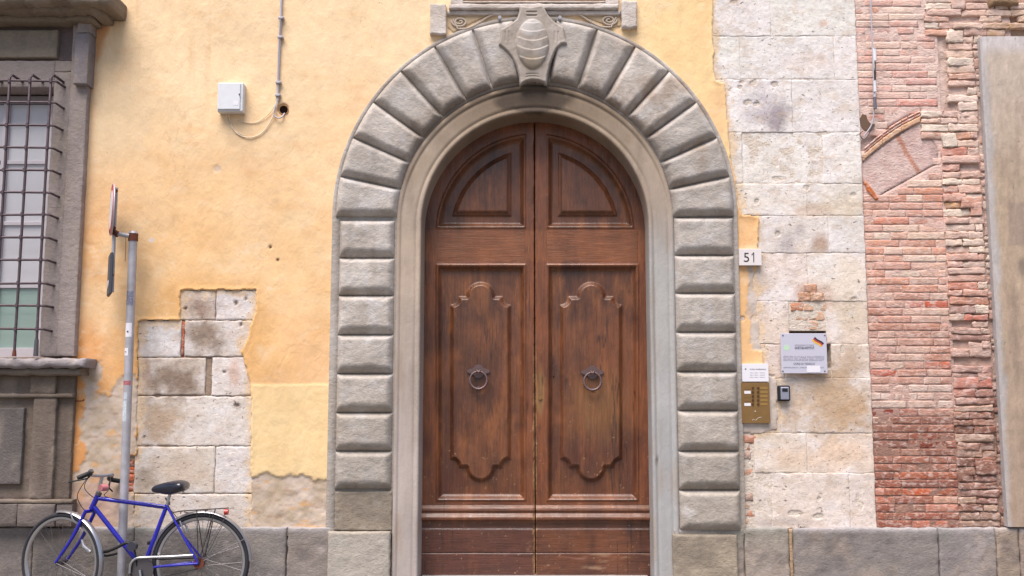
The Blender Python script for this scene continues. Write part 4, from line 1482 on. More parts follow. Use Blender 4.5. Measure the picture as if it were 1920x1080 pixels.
    def lab(px, py):
        s1 = sdf(px, py, up); s2 = sdf(px, py, ur); s3 = sdf(px, py, lo); s4 = sdf(px, py, lr)
        L_ = np.zeros(len(px), int)
        il, ir = (819, 985) if side < 0 else (1026, 1197)
        L_[:] = 1
        L_[px > ir if side < 0 else px < il] = 2
        mid = (px > il) & (px < ir)
        L_[mid & (py < 437)] = 3                    # curved head
        L_[mid & (py > 427) & (py < 500)] = 4
        L_[mid & (py > 934) & (py <= 947)] = 5
        L_[s1 < 0] = 6; L_[s3 < 0] = 7; L_[s2 < 0] = 8; L_[s4 < 0] = 9
        L_[(py > 947) & (py <= 977.5)] = 10
        L_[(py > 977.5) & (py <= 991)] = 11
        L_[(py > 991) & (py <= 1037)] = 12
        L_[py > 1037] = 13
        return L_

    def kp(px, py, Y):
        zc_ = float(pix(0, ZW(425, -.04), YD)[1])
        return np.where(py < zc_, np.hypot(px - 1003, py - zc_) < 212, np.abs(px - 1003) < 222) & (py < 1090)
    out = hf('x', x0w, x1w, ZW(1087, YD), ZW(208, YD), 0.0062, yy, cc, None, None, yref=YD, keep=kp, label=lab)
    names = {1: ('stile', 0), 2: ('stile', 0), 3: ('curved_head', 0), 4: ('rail', 1), 5: ('rail', 1), 6: ('upper_panel', 0), 7: ('lower_panel', 0),
             8: ('raised_field', 0), 9: ('raised_field', 0), 10: ('base_moulding', 1), 11: ('board', 1), 12: ('board', 1), 13: ('board', 1)}
    par = {}
    for k in sorted(out):
        V, Q, C = out[k]
        nm, hz = names[k]
        pp = leaf
        if k == 8: pp = par.get(6, leaf)
        if k == 9: pp = par.get(7, leaf)
        par[k] = emit(nm, V, Q, M_WOODH if hz else M_WOODV, pp, C)
    # board backing gives the leaf its thickness
    bxs = (x0w + .03, x1w) if side < 0 else (x0w, x1w - .03)
    bp = []
    zc_ = ZW(425, -.04)
    Rw = XW(1003 + 213, 425, -.04) - XW(1003, 425, -.04) - .004
    xc = XW(1003, 425, -.04)
    if side < 0:
        bp = [(x1w, ZW(1087, YD)), (x1w, zc_ + Rw)] + [(xc - Rw * math.sin(a), zc_ + Rw * math.cos(a) * .985) for a in np.linspace(.02, PI / 2, 18)] + [(xc - Rw, ZW(1087, YD))]
        bp = bp[::1]
    else:
        bp = [(xc + Rw, ZW(1087, YD))] + [(xc + Rw * math.sin(a), zc_ + Rw * math.cos(a) * .985) for a in np.linspace(PI / 2, .02, 18)] + [(x0w, zc_ + Rw), (x0w, ZW(1087, YD))]
    extrude_poly('backing_board', bp, YD + .056, YD + .08, M_WOODV, leaf, col=(70, 44, 34))
    # ring knocker
    rx, ry = ringc
    yk = YD - .004
    plate = []
    for k in range(32):
        a = 2 * PI * k / 32
        r = 17 + 3.5 * math.cos(4 * a)
        plate.append(P(rx + r * 1.05 * math.cos(a), ry - 17 + r * .62 * math.sin(a), yk))
    plate = [(float(x), float(z)) for x, z in plate][::-1]
    kn = extrude_poly('knocker_plate', plate, yk - .004, yk + .02, M_KNOCK, leaf)
    kn2 = tube('door_knocker', [pt(rx + 16 * math.cos(t), ry + 16.5 * math.sin(t), yk - .028 - .006 * math.sin(t)) for t in np.linspace(0, 2 * PI, 41)[:-1]],
               [.0075 + .003 * (.5 + .5 * math.sin(t)) for t in np.linspace(0, 2 * PI, 41)[:-1]], M_KNOCK, leaf, 10, closed=True)
    tube('knocker_staple', smooth_path([pt(rx - 3, ry - 20, yk), pt(rx - 3, ry - 19, yk - .03), pt(rx, ry - 15, yk - .042), pt(rx + 3, ry - 19, yk - .03), pt(rx + 3, ry - 20, yk)], 4), .005, M_KNOCK, kn2, 8)
    V, Fq = disc_arr(pt(rx, ry + 13, yk + .004), .011, (0, -1, 0), .012, 14)
    emit('knocker_stud', V, Fq, M_KNOCK, kn2)
    return leaf


lfL = make_leaf(-1)
lfR = make_leaf(1)
V, Fq = disc_arr(pt(1013, 746, YD + .002), .014, (0, -1, 0), .012, 18)
emit('keyhole_cover', V, Fq, M_BRASS, lfR)
V, Fq = disc_arr(pt(1038, 706, YD + .036), .005, (0, -1, 0), .004, 10)
emit('keyhole', V, Fq, M_HOLE, lfR)
V, Fq = box_arr(XW(760, 600, .3), XW(1250, 600, .3), .34, .36, 0.02, ZW(180, .3))
dk = emit('dark_lining', V, Fq, M_HOLE, portal, None, False)

# ================================================================== LEFT WINDOW
sw = thing('stone_window', (XW(0, 1080, -.05), 0.0, 0.0), 'tall window in a grey stone surround with cornice, sill and panelled pedestal, left edge', 'window')


def win_c(base, dirt=.5, sh=0):
    def f(px, py):
        n = len(px)
        c = mixc(const(base, n), const((128, 116, 110), n), sst(-.2, .8, fbm(px * 1.5, py * .5, 60, 4, 2201 + sh)) * dirt)
        c = mixc(c, const((170, 156, 142), n), sst(.2, .9, fbm(px * 1.5, py * .6, 40, 4, 2211 + sh)) * .5)
        return mixc(c, const((84, 74, 70), n), sst(.25, .9, fbm(px * 2, py * .4, 50, 4, 2221 + sh)) * dirt * .6)
    return f


LX = -420
grey = win_c((168, 156, 152), .3); dark = win_c((128, 114, 102), .7, 40)
X0 = XW(LX, 400, -.08)
E = XW(152, 400, -.085); Mx = XW(119, 400, -.085); I = XW(88, 400, -.07)
zs_ = ZW(668, -.08)
block('jamb_fascia', Mx, E, zs_, ZW(30, -.08), -0.088, 0.0, M_GREY, sw, grey, step=.02, bev=.006, drop=.004)
block('jamb_fascia', I, Mx - .001, zs_, ZW(134, -.08), -0.074, 0.15, M_GREY, sw, grey, step=.02, bev=.006, drop=.004)
block('lintel', X0, I - .001, ZW(163, -.08), ZW(113, -.08), -0.072, 0.15, M_GREY, sw, grey, step=.025, bev=.006, drop=.004)
block('lintel', I - .0005, Mx - .001, ZW(133.6, -.08), ZW(113, -.08), -0.073, 0.15, M_GREY, sw, grey, step=.025, bev=.006, drop=.004)
block('frieze', X0, Mx - .001, ZW(112.6, -.06), ZW(20, -.06), -0.050, 0.0, M_GREY, sw, win_c((118, 104, 104), .4), step=.025, bev=.004, drop=.002)
block('frieze_panel', X0, XW(107, 85, -.09), ZW(108, -.09), ZW(56, -.09), -0.092, -.04, M_GREY, sw, win_c((150, 138, 124), .3), step=.02, bev=.008, drop=.006)
block('ear_bracket', XW(139, 110, -.14), XW(165.5, 110, -.14), ZW(157, -.14), ZW(62, -.14), -0.142, 0.0, M_GREY, sw, win_c((150, 142, 146), .3), step=.02, bev=.006, drop=.004)
block('ear_bracket', XW(145, 50, -.13), XW(171, 50, -.13), ZW(61.6, -.13), ZW(34, -.13), -0.132, 0.0, M_GREY, sw, grey, step=.02, bev=.006, drop=.004)
cor = win_c((138, 124, 108), .6, 80)
block('cornice_moulding', X0, XW(192, 40, -.02), ZW(40, -.18), ZW(22, -.18), -0.185, 0.0, M_GREY, sw, cor, step=.02, bev=.03, drop=.03, rough=.008, wob=.010)
block('cornice_moulding', X0, XW(216, 25, -.02), ZW(24, -.25), ZW(4, -.25), -0.27, 0.0, M_GREY, sw, cor, step=.02, bev=.04, drop=.04, rough=.012, wob=.014)
block('cornice_slab', X0, XW(238, 5, -.02), ZW(8, -.33), ZW(-22, -.33), -0.35, 0.0, M_GREY, sw, cor, step=.02, bev=.03, drop=.03, rough=.010, wob=.014)
sil = win_c((160, 152, 154), .3, 90)
block('window_sill', X0, XW(180, 685, -.02), ZW(690, -.2), ZW(671, -.2), -0.215, 0.0, M_GREY, sw, sil, step=.018, bev=.022, drop=.030, rough=.006, wob=.009)
block('sill_moulding', X0, XW(167, 695, -.02), ZW(704, -.16), ZW(689, -.16), -0.165, 0.0, M_GREY, sw, win_c((140, 128, 116), .5), step=.018, bev=.022, drop=.022, rough=.006, wob=.008)
block('pedestal', X0, XW(135, 820, -.06), ZW(936, -.06), ZW(702, -.06), -0.062, 0.0, M_GREY, sw, dark, step=.025, bev=.005, drop=.004)
block('pedestal_pilaster', XW(58, 840, -.1), XW(101, 840, -.1), ZW(936, -.1), ZW(746, -.1), -0.100, -.05, M_GREY, sw, win_c((128, 114, 104), .7, 50), step=.02, bev=.006, drop=.005)
block('pedestal_cap', X0, XW(137, 745, -.1), ZW(746, -.1), ZW(738, -.1), -0.112, -.05, M_GREY, sw, dark, step=.03, bev=.010, drop=.01)
block('pedestal_capital', XW(56, 720, -.1), XW(103, 720, -.1), ZW(738, -.1), ZW(703, -.1), -0.098, -.05, M_GREY, sw, dark, step=.02, bev=.006, drop=.005)
block('pedestal_panel', X0, XW(41, 836, -.1), ZW(908, -.1), ZW(765, -.1), -0.098, -.05, M_GREY, sw, win_c((112, 106, 104), .5, 60), step=.02, bev=.006, drop=.005)
block('pedestal_base', X0, XW(137, 950, -.1), ZW(945, -.1), ZW(936, -.1), -0.118, -.04, M_GREY, sw, dark, step=.03, bev=.012, drop=.016)
for a_, b_ in ((LX, 32), (33, 103), (104, 134)):
    block('pedestal_base', XW(a_, 960, -.12), XW(b_, 960, -.12) - .001, ZW(988, -.12), ZW(945.5, -.12), -0.125 if b_ != 134 else -.112, -.04, M_GREY, sw, win_c((120, 110, 106), .5, b_), step=.025, bev=.006, drop=.006)
# sash
YS = 0.12
gx1 = I + .001
V, Fq = box_arr(X0, I + .05, .20, .24, zs_ - .05, ZW(100, .1))
emit('dark_room', V, Fq, M_HOLE, sw, None, False)
sash = sw
box('sash_header', X0, I + .02, YS - .02, YS + .03, ZW(182, YS), ZW(196, YS), simple('grey header paint', (170, 164, 172), .5), sash)
xr = XW(89, 400, YS)
box('sash_stile', xr - .028, xr + .05, YS - .03, YS + .03, zs_, ZW(182, YS), M_SASH, sash, .004)
xm = XW(6, 400, YS)
box('sash_stile', xm - .03, xm + .012, YS - .03, YS + .03, zs_ + .04, ZW(196.5, YS), M_SASH, sash, .004)
ys_ = [(197, 301, M_GLASSW), (309, 416, M_GLASSW), (423, 533, M_GLASSW), (541, 652, M_GLASSG)]
for (a, b, m_) in ys_:
    box('window_pane', xm + .013, xr - .029, YS, YS + .006, ZW(b, YS), ZW(a, YS), m_, sash)
    box('window_pane', X0, xm - .031, YS, YS + .006, ZW(b, YS), ZW(a, YS), m_, sash)
for yv in (305, 419.5, 537):
    box('glazing_bar', xm + .0125, xr - .0285, YS - .016, YS + .012, ZW(yv + 3.6, YS), ZW(yv - 3.6, YS), M_SASH, sash, .003)
box('sash_rail', X0, xr - .03, YS - .03, YS + .03, zs_, ZW(652.5, YS), M_SASH, sash, .003)
# iron grille
YG = -0.21
gr = thing('window_grille', (XW(20, 668, YG), YG, ZW(668, YG)), 'projecting grille of crossed dark iron bars in front of the left window', 'window grille')
xe_ = XW(82, 400, YG)
xw_ = XW(111, 400, -.07)
hz = [152, 192, 235, 277, 319, 361, 402, 445, 487, 531, 573, 617]
for yv in hz:
    z = ZW(yv, YG)
    zend = z + random.uniform(-.004, .004)
    tube('horizontal_bar', [(X0, YG, z), (xe_ - .3, YG, z + random.uniform(-.005, .005)), (xe_ + .012, YG, z), (xe_ + .035, YG + .012, z), (xw_ - .01, -.085, zend), (xw_, -.06, zend)], .0088, M_IRON, gr, 8)
    for xx in (82, 42, 3):
        xq = XW(xx, 400, YG)
        V, Fq = tube_arr([(xq, YG - .004, z - .014), (xq, YG - .004, z + .014)], .0125, 8)
        emit('bar_collar', V, Fq, M_IRON, gr)
for i, xx in enumerate((82, 42, 3, -37, -77, -117)):
    xq = XW(xx, 400, YG)
    z1 = ZW(146, YG)
    tube('vertical_bar', [(xq, YG, ZW(664 if i else 640, YG)), (xq + random.uniform(-.004, .004), YG, ZW(500, YG)), (xq + random.uniform(-.005, .005), YG, ZW(320, YG)), (xq, YG, z1), (xq + .006, YG + .02, z1 + .030), (xq + .03, -.075, z1 + .012)], .0102, M_IRON, gr, 8)
    tube('bar_foot', [(xq, YG, ZW(668, YG)), (xq, YG, ZW(657 if i else 636, YG))], [.016, .012] if i else [.018, .014], M_RUST if i else M_STEEL, gr, 10)
hook = tube('wall_hook', [pt(134, 751, -.02), pt(150, 752, -.06), pt(157, 751, -.062), pt(157, 748, -.062)], .005, M_RUST)
tag(hook, 'small rusty iron hook sticking out of the orange plaster beside the window pedestal', 'hook')
gc_ = tube('thin_cable', smooth_path([pt(150, 488, -.03), pt(149, 530, -.03), pt(145, 590, -.035), pt(139, 640, -.035), pt(138, 668, -.035)], 5), .0035, M_VERD)
tag(gc_, 'thin green cable running down the edge of the stone window frame', 'cable')

# ================================================================== UTILITY BOX, CONDUIT, CABLES
ub = thing('utility_box', pt(431, 208, -.03), 'pale grey utility box with a small lock mounted on the yellow plaster', 'utility box')
YU = -.11
box('casing', XW(407, 180, YU), XW(455, 180, YU), YU + .01, -.02, ZW(208, YU), ZW(154, YU), M_BOX, ub, .006)
box('door', XW(408.5, 180, YU), XW(450, 180, YU), YU, YU + .012, ZW(204.5, YU), ZW(155.5, YU), M_WHITE, ub, .003)
V, Fq = disc_arr(pt(449, 177, YU), .006, (0, -1, 0), .006, 12); emit('lock', V, Fq, M_STEEL, ub)
box('label_sticker', XW(438, 193, YU), XW(447, 193, YU), YU - .0012, YU + .001, ZW(197, YU), ZW(190, YU), M_PAPER, ub)
cd = thing('conduit', pt(521, 195, -.03), 'grey plastic conduit running down the yellow plaster from the top edge', 'conduit')
tube('pipe', [pt(528.5, -60, -.035), pt(527, 20, -.035), pt(524, 90, -.035), pt(521, 160, -.035), pt(520.5, 190, -.035)], .0095, M_PVC, cd, 12)
tube('pipe', [pt(525.5, 30, -.05), pt(522, 100, -.045), pt(520.0, 176, -.04)], .0045, M_PVC, cd, 8)
for yv in (33, 69, 154, 178):
    xx = 527 - (yv - 20) * .042
    box('clip', XW(xx - 5, yv, -.05), XW(xx + 5.5, yv, -.05), -.055, -.02, ZW(yv + 2, -.05), ZW(yv - 2, -.05), M_PVC, cd, .003)
    V, Fq = disc_arr(pt(xx + 4, yv + 1, -.055), .004, (0, -1, 0), .004, 8); emit('screw', V, Fq, M_STEEL, cd)
def cable(label, pts, r, mat, name='cable'):
    o = tube(name, smooth_path(pts, 6), r, mat, None, 8)
    tag(o, label, 'cable', 'loose cables under the utility box')
    return o
cable('longest pale cable looping below the utility box to the conduit end', [pt(429, 208, -.05), pt(431, 225, -.03), pt(442, 248, -.03), pt(466, 258, -.03), pt(490, 250, -.03), pt(508, 226, -.035), pt(518, 200, -.04), pt(520.5, 188, -.036)], .0042, M_CREAM)
cable('thinner inner pale cable looping just under the utility box', [pt(424, 208, -.05), pt(427, 226, -.028), pt(440, 245, -.028), pt(458, 254, -.028)], .003, M_CREAM)
cable('short slack cable between the utility box corner and the conduit', [pt(446, 224, -.026), pt(458, 229, -.03), pt(482, 229, -.03), pt(502, 215, -.034), pt(514, 200, -.036), pt(519, 185, -.036)], .0035, M_CREAM)
cable('grey cable bending from the conduit end into the round hole in the plaster', [pt(520, 188, -.036), pt(515, 204, -.045), pt(514, 215, -.045), pt(520, 221, -.045), pt(529, 219, -.04), pt(535, 209, -.01)], .0055, M_PVC)
vh = thing('vent_hole', pt(532, 206, -.02), 'small dark round hole in the yellow plaster where the grey cable enters', 'hole')
V, Fq = disc_arr(pt(532, 206, -.0225), .033, (0, -1, 0), .0004, 24); 
V, Fq = disc_arr(pt(532, 206, -.018), .031, (0, -1, 0), .006, 24); emit('hole_mouth', V, Fq, M_HOLE, vh)
tube('hole_rim', [pt(532 + 8.6 * math.cos(t), 206 + 8.6 * math.sin(t), -.023) for t in np.linspace(0, 2 * PI, 25)[:-1]], .004, simple('crumbled rim', (190, 140, 96), .9), vh, 6, closed=True)

# cable with connectors on the brick wall
rc = thing('hanging_cable', pt(1633, 0, -.05), 'pale hanging cable with joints in front of the brickwork beside the limestone pier', 'cable')
tube('cable_run', smooth_path([pt(1631, -60, -.045), pt(1633, 10, -.045), pt(1636, 90, -.05), pt(1638, 160, -.05), pt(1637, 225, -.045), pt(1620, 255, -.03)], 6), .0055, M_PVC, rc, 8)
tube('cable_run', smooth_path([pt(1637, 90, -.06), pt(1639, 120, -.062), pt(1641, 150, -.06), pt(1640, 200, -.055)], 5), .0045, M_WHITE, rc, 8)
for (a, b, m_, r) in ((92, 114, M_WHITE, .012), (116, 150, M_BLACK, .006), (152, 172, M_WHITE, .011), (182, 204, simple('grey splice', (110, 106, 118), .6), .012)):
    tube('connector', [pt(1640, a, -.062), pt(1641, b, -.062)], r, m_, rc, 10)
tube('hook', smooth_path([pt(1618, 246, -.02), pt(1612, 252, -.04), pt(1620, 262, -.045), pt(1630, 250, -.04), pt(1640, 236, -.02)], 4), .004, M_STEEL, rc, 6)
gp = [(1612, 222), (1617, 214), (1624, 216), (1627, 226), (1634, 233), (1640, 232), (1638, 240), (1630, 246), (1620, 243), (1614, 236)]
gp = [tuple(float(v) for v in P(x, y, -.006)) for x, y in gp][::-1]
extrude_poly('broken_gap', gp, -.0085, .01, simple('dark broken mortar', (112, 88, 72), .95), bw)

# ================================================================== NUMBER PLAQUE, SIGNS
hn = thing('house_number', pt(1407, 498, -.05), 'small white marble house number plaque reading 51', 'house number')
YN = -.055
box('plaque', XW(1386, 482, YN), XW(1428, 482, YN), YN, -.02, ZW(497.5, YN), ZW(466.5, YN), M_MARBLE, hn, .002)
text('number', '5', 1400, 491, 17.5, YN - .0006, M_INK, hn, wpx=10)
tube('number', [pt(1409.5, 477.5, YN - .001), pt(1413.2, 473.2, YN - .001), pt(1413.2, 491, YN - .001)], .0032, M_INK, hn, 6)

pq = thing('institute_plaque', pt(1508, 700, -.06), 'square silver institute plaque with a small black red and gold flag, over the dark niche', 'plaque')
YQ = -.06
qx0, qx1 = XW(1464.5, 662, YQ), XW(1550.5, 662, YQ)
box('plate', qx0, qx1, YQ, YQ + .008, ZW(700, YQ), ZW(625, YQ), M_PLATE, pq, .0015)
text('lettering', 'ASSOCIAZIONE CULTURALE', 1508, 648.5, 2.8, YQ - .0004, M_INKG, pq, wpx=36)
text('lettering', 'GOETHE-INSTITUT', 1508.5, 654.5, 4.4, YQ - .0004, M_INKM, pq, wpx=37, bold=.0006)
text('lettering', 'ISTITUTO CULTURALE ITALO-TEDESCO', 1507, 671.5, 4.2, YQ - .0004, M_INKG, pq, wpx=76)
text('lettering', 'DEUTSCH-ITALIENISCHE GESELLSCHAFT', 1507, 676.5, 4.0, YQ - .0004, M_INKG, pq, wpx=76)
text('lettering', 'CORSI DI TEDESCO', 1508, 684, 4.0, YQ - .0004, M_INKM, pq, wpx=40)
text('lettering', 'CERTIFICAZIONI  LINGUISTICHE  BIBLIOTECA', 1507, 690, 2.0, YQ - .0004, M_INKG, pq, wpx=76)
V, Fq = disc_arr(pt(1475, 652, YQ), .022, (0, -1, 0), .0006, 20); emit('green_emblem', V, Fq, M_GREEN, pq)
for k, m_ in enumerate((M_INK, M_SIGNRED, M_GOLD)):
    ps = []
    for t in np.linspace(0, 1, 8): ps.append((1528 + 17 * t - 1.9 * k, 631.5 + 12.5 * t + .9 * math.sin(t * 6) + 2.3 * k))
    q = ps + [(x - 1.9, y + 2.3) for x, y in ps[::-1]]
    q = [tuple(float(v) for v in P(x, y, YQ)) for x, y in q]
    extrude_poly('flag_stripe', q[::-1], YQ - .0008 - k * .0001, YQ + .001, m_, pq)
box('blank_label', XW(1513, 692, YQ), XW(1538, 692, YQ), YQ - .0016, YQ + .001, ZW(698, YQ), ZW(686, YQ), M_PAPER, pq)
for (a, b) in ((1468, 629), (1546.5, 629), (1468, 696), (1546.5, 696)):
    V, Fq = disc_arr(pt(a, b, YQ), .0055, (0, -1, 0), .002, 12); emit('screw', V, Fq, M_STEEL, pq)

pn = thing('paper_notice', pt(1415, 716, -.05), 'white paper notice fixed directly above the brass intercom', 'notice')
YP = -.042
box('sheet', XW(1391.5, 698, YP), XW(1441, 698, YP), YP, -.02, ZW(715.5, YP), ZW(682, YP), M_PAPER, pn, .001)
text('lettering', 'STUDIO  PROFESSIONALE', 1421, 693.5, 2.2, YP - .0004, M_INKM, pn, wpx=30)
for k in range(3): text('lettering', 'scala A   piano 1   interno 2', 1420, 699.5 + 4.2 * k, 1.6, YP - .0004, M_INKG, pn, wpx=28)
V, Fq = disc_arr(pt(1398, 692, YP), .006, (0, -1, 0), .0005, 12); emit('round_emblem', V, Fq, M_INKM, pn)

ic = thing('intercom_panel', pt(1417, 793, -.05), 'brass intercom panel with two columns of buttons and name strips', 'intercom')
YI = -.045
box('brass_plate', XW(1390.5, 755, YI), XW(1443.5, 755, YI), YI, -.02, ZW(793.5, YI), ZW(717.5, YI), M_BRASS, ic, .0015)
for k in range(5):
    yv = 727.5 + k * 7.6
    for xx in (1411.5, 1421.5):
        V, Fq = disc_arr(pt(xx, yv, YI), .0085, (0, -1, 0), .006, 12); emit('button', V, Fq, M_BRASSD, ic)
    box('name_strip', XW(1425.5, yv, YI), XW(1439, yv, YI), YI - .0015, YI + .001, ZW(yv + 2.2, YI), ZW(yv - 2.2, YI), M_BRASSL, ic)
    wht = k in (1, 4)
    box('name_strip', XW(1395.5, yv, YI), XW(1407.5, yv, YI), YI - .0015, YI + .001, ZW(yv + 2.2 + (1 if wht else 0), YI), ZW(yv - 2.2, YI), M_PAPER if wht else M_BRASS, ic)
V, Fq = disc_arr(pt(1416, 771, YI), .005, (0, -1, 0), .003, 10); emit('camera_eye', V, Fq, M_SCRATCH, ic)
tube('scratch', smooth_path([pt(1410, 789, YI - .0005), pt(1413, 786, YI - .0005), pt(1417, 788, YI - .0005), pt(1421, 784, YI - .0005), pt(1428, 782, YI - .0005)], 3), .0011, M_SCRATCH, ic, 5)

ks = thing('key_safe', pt(1470, 752, -.05), 'small grey key safe with black frame beside the intercom', 'key safe')
YK = -.065
box('case', XW(1459.5, 736, YK + .01), XW(1482, 736, YK + .01), YK + .008, -.01, ZW(752, YK), ZW(722.5, YK), M_BLACK, ks, .010)
box('front_cover', XW(1464, 738, YK), XW(1480, 738, YK), YK, YK + .02, ZW(749.5, YK), ZW(725.5, YK), simple('satin grey metal', (170, 172, 190), .4, .5), ks, .006)
box('dial_window', XW(1466.5, 731, YK), XW(1477, 731, YK), YK - .003, YK + .01, ZW(734.5, YK), ZW(728, YK), M_BLACK, ks, .003)

# ================================================================== SIGN POLE
YPOL = -.19
sp = thing('sign_pole', (XW(228, 1080, YPOL), YPOL, 0.0), 'grey metal street sign pole with stickers behind the blue bicycle', 'sign pole')
ptop = P(250, 437, YPOL)
xp0 = XW(228, 1080, YPOL); xp1 = float(ptop[0])
tube('pole', [(xp0, YPOL, .012), (xp0 * .5 + xp1 * .5, YPOL, float(ptop[1]) / 2), (xp1, YPOL, float(ptop[1]))], .0300, M_ZINC, sp, 24)


def polex(py):
    z = ZW(py, YPOL); t = z / float(ptop[1])
    return xp0 + (xp1 - xp0) * t, z


cx_, cz_ = polex(444)
tube('cap', [(xp1, YPOL, float(ptop[1]) - .004), (xp1, YPOL, float(ptop[1]) + .012)], [.034, .028], M_ZINC, sp, 20)
tube('clamp', [(cx_, YPOL, cz_ - .032), (cx_, YPOL, cz_ + .022)], .0345, M_RUST, sp, 20)
arm_l = pt(218, 438, YPOL - .02)
tube('arm', [(cx_ - .02, YPOL - .02, cz_ + .002), arm_l], .0165, M_ZINC, sp, 12)
tube('arm_joint', [pt(222, 440, YPOL - .02), pt(208, 432, YPOL - .02)], .022, M_RUST, sp, 12)
tube('sign_holder', [pt(210, 548, YPOL - .02), pt(214, 440, YPOL - .02), pt(218, 352, YPOL - .02)], .013, M_ZINC, sp, 12)
for yv in (358, 428, 516):
    V, Fq = disc_arr(pt(214 + (430 - yv) * .05, yv, YPOL - .045), .014, (0, -1, 0), .02, 10)
    emit('bolt', V, Fq, M_RUST, sp)


def pole_sticker(py0, py1, a0, a1, mat, name='sticker'):
    V = []; Fq = []
    n = 7
    for py in (py1, py0):
        x, z = polex(py)
        for k in range(n):
            a = a0 + (a1 - a0) * k / (n - 1)
            V.append((x + .0308 * math.sin(a), YPOL - .0308 * math.cos(a), z))
    for k in range(n - 1): Fq.append((k, k + 1, n + k + 1, n + k))
    return emit(name, V, Fq, mat, sp)


M_GRAF = simple('blue grey ink scrawl', (140, 142, 164), .6, var=.6, vs=120)
pole_sticker(606, 632, -.9, .75, M_PAPER)
pole_sticker(653, 667, -1.0, .1, M_PAPER)
pole_sticker(736, 749, -.7, .3, simple('pale sticker', (196, 206, 216), .6, var=.2, vs=90))
pole_sticker(751, 790, -.95, .2, simple('torn white sticker', (206, 216, 224), .6, var=.25, vs=60))
pole_sticker(714, 722, -1.2, 1.0, simple('faded red tape', (186, 110, 116), .6, var=.3, vs=60))
pole_sticker(546, 573, -1.0, .9, M_GRAF, 'graffiti')
x, z = polex(622)
V, Fq = disc_arr((x - .004, YPOL - .0318, z), .006, (0, -1, 0), .002, 8); emit('sticker_print', V, Fq, M_INK, sp)
x, z = polex(660)
V, Fq = disc_arr((x - .013, YPOL - .0295, z), .004, (0, -1, 0), .002, 8); emit('sticker_print', V, Fq, M_INK, sp)
tube('loose_wire', [pt(236, 444, YPOL - .02), pt(235.5, 470, YPOL - .03), pt(235, 490, YPOL - .02)], .0018, M_RUST, sp, 5)

# round sign seen almost edge-on
rs = thing('round_road_sign', pt(210, 440, YPOL - .02), 'round road sign with a red rim seen almost edge-on at the top of the pole', 'road sign', 'road signs on the pole')
ctr = Vector(pt(209.5, 393, YPOL - .05))
view = (Vector((CX, CY, CZ)) - ctr).normalized()
a = math.atan2(view.y, view.x)
nrm = Vector((math.cos(a - rad(86.5)), math.sin(a - rad(86.5)), 0)).normalized()
if nrm.x > 0: nrm = -nrm
# tilt so that a sliver of the face shows
if nrm.dot(view) < 0:
    nrm = Vector((math.cos(a + rad(180 + 86.5)), math.sin(a + rad(180 + 86.5)), 0))
R_ = .185
V, Fq = disc_arr(ctr, R_, -nrm, .006, 40); emit('back_plate', V, Fq, simple('blue grey sign back', (120, 124, 160), .5, .3), rs)
V, Fq = disc_arr(ctr + nrm * .001, R_ - .001, nrm, .004, 40); emit('red_rim', V, Fq, M_SIGNRED, rs)
V, Fq = disc_arr(ctr + nrm * .0052, R_ - .045, nrm, .002, 40); emit('face', V, Fq, M_WHITE, rs)
tube('edge_bead', [ctr - nrm * .003 + (Vector((0, 0, 1)) * math.cos(t) + nrm.cross(Vector((0, 0, 1))) * math.sin(t)) * R_ for t in np.linspace(0, 2 * PI, 41)[:-1]], .006, simple('pale sign rim', (200, 190, 200), .4, .3), rs, 6, closed=True)
ps_ = thing('plate_road_sign', pt(204, 553, YPOL - .02), 'dark narrow supplementary sign plate seen edge-on below the round sign', 'road sign', 'road signs on the pole')
c2 = Vector(pt(203.5, 515, YPOL - .05))
side = nrm.cross(Vector((0, 0, 1))).normalized()
V = []; 
w2, h2 = .115, .15
for dn in (0, .022):
    for (s_, t_) in ((-1, -1), (1, -1), (1, 1), (-1, 1)):
        V.append(tuple(c2 + side * w2 * s_ + Vector((0, 0, h2 * t_)) - nrm * dn))
Fq = [(0, 1, 2, 3), (7, 6, 5, 4), (0, 4, 5, 1), (1, 5, 6, 2), (2, 6, 7, 3), (3, 7, 4, 0)]
bm = bmesh.new(); vs = [bm.verts.new(v) for v in V]
for f in Fq: bm.faces.new([vs[i] for i in f])
bmesh.ops.recalc_face_normals(bm, faces=bm.faces)
bmesh.ops.bevel(bm, geom=list(bm.edges), offset=.006, segments=2, affect='EDGES')
VV = [tuple(v.co) for v in bm.verts]; bm.verts.index_update(); FF = [tuple(v.index for v in f.verts) for f in bm.faces]; bm.free()
emit('plate', VV, FF, M_SIGNGREY, ps_, None, False)
V, Fq = disc_arr(c2 + nrm * .0005 + Vector((0, 0, -.07)), .03, nrm, .002, 12); emit('printed_mark', V, Fq, M_PAPER, ps_)

# ================================================================== BICYCLE
YBK = -.28
bk = thing('bicycle', (XW(240, 1080, YBK), YBK, 0.012), 'blue city bicycle with black saddle leaning at the sign pole and chained to it', 'bicycle')


def B(px, py, dy=0.0): return Vector(pt(px, py, YBK + dy))


RW = 0.335
rhub = B(377, 1056)
fhub_t = B(112, 1056)
rhub.z = fhub_t.z = RW + .014
FWD = Vector((-1, 0, 0))


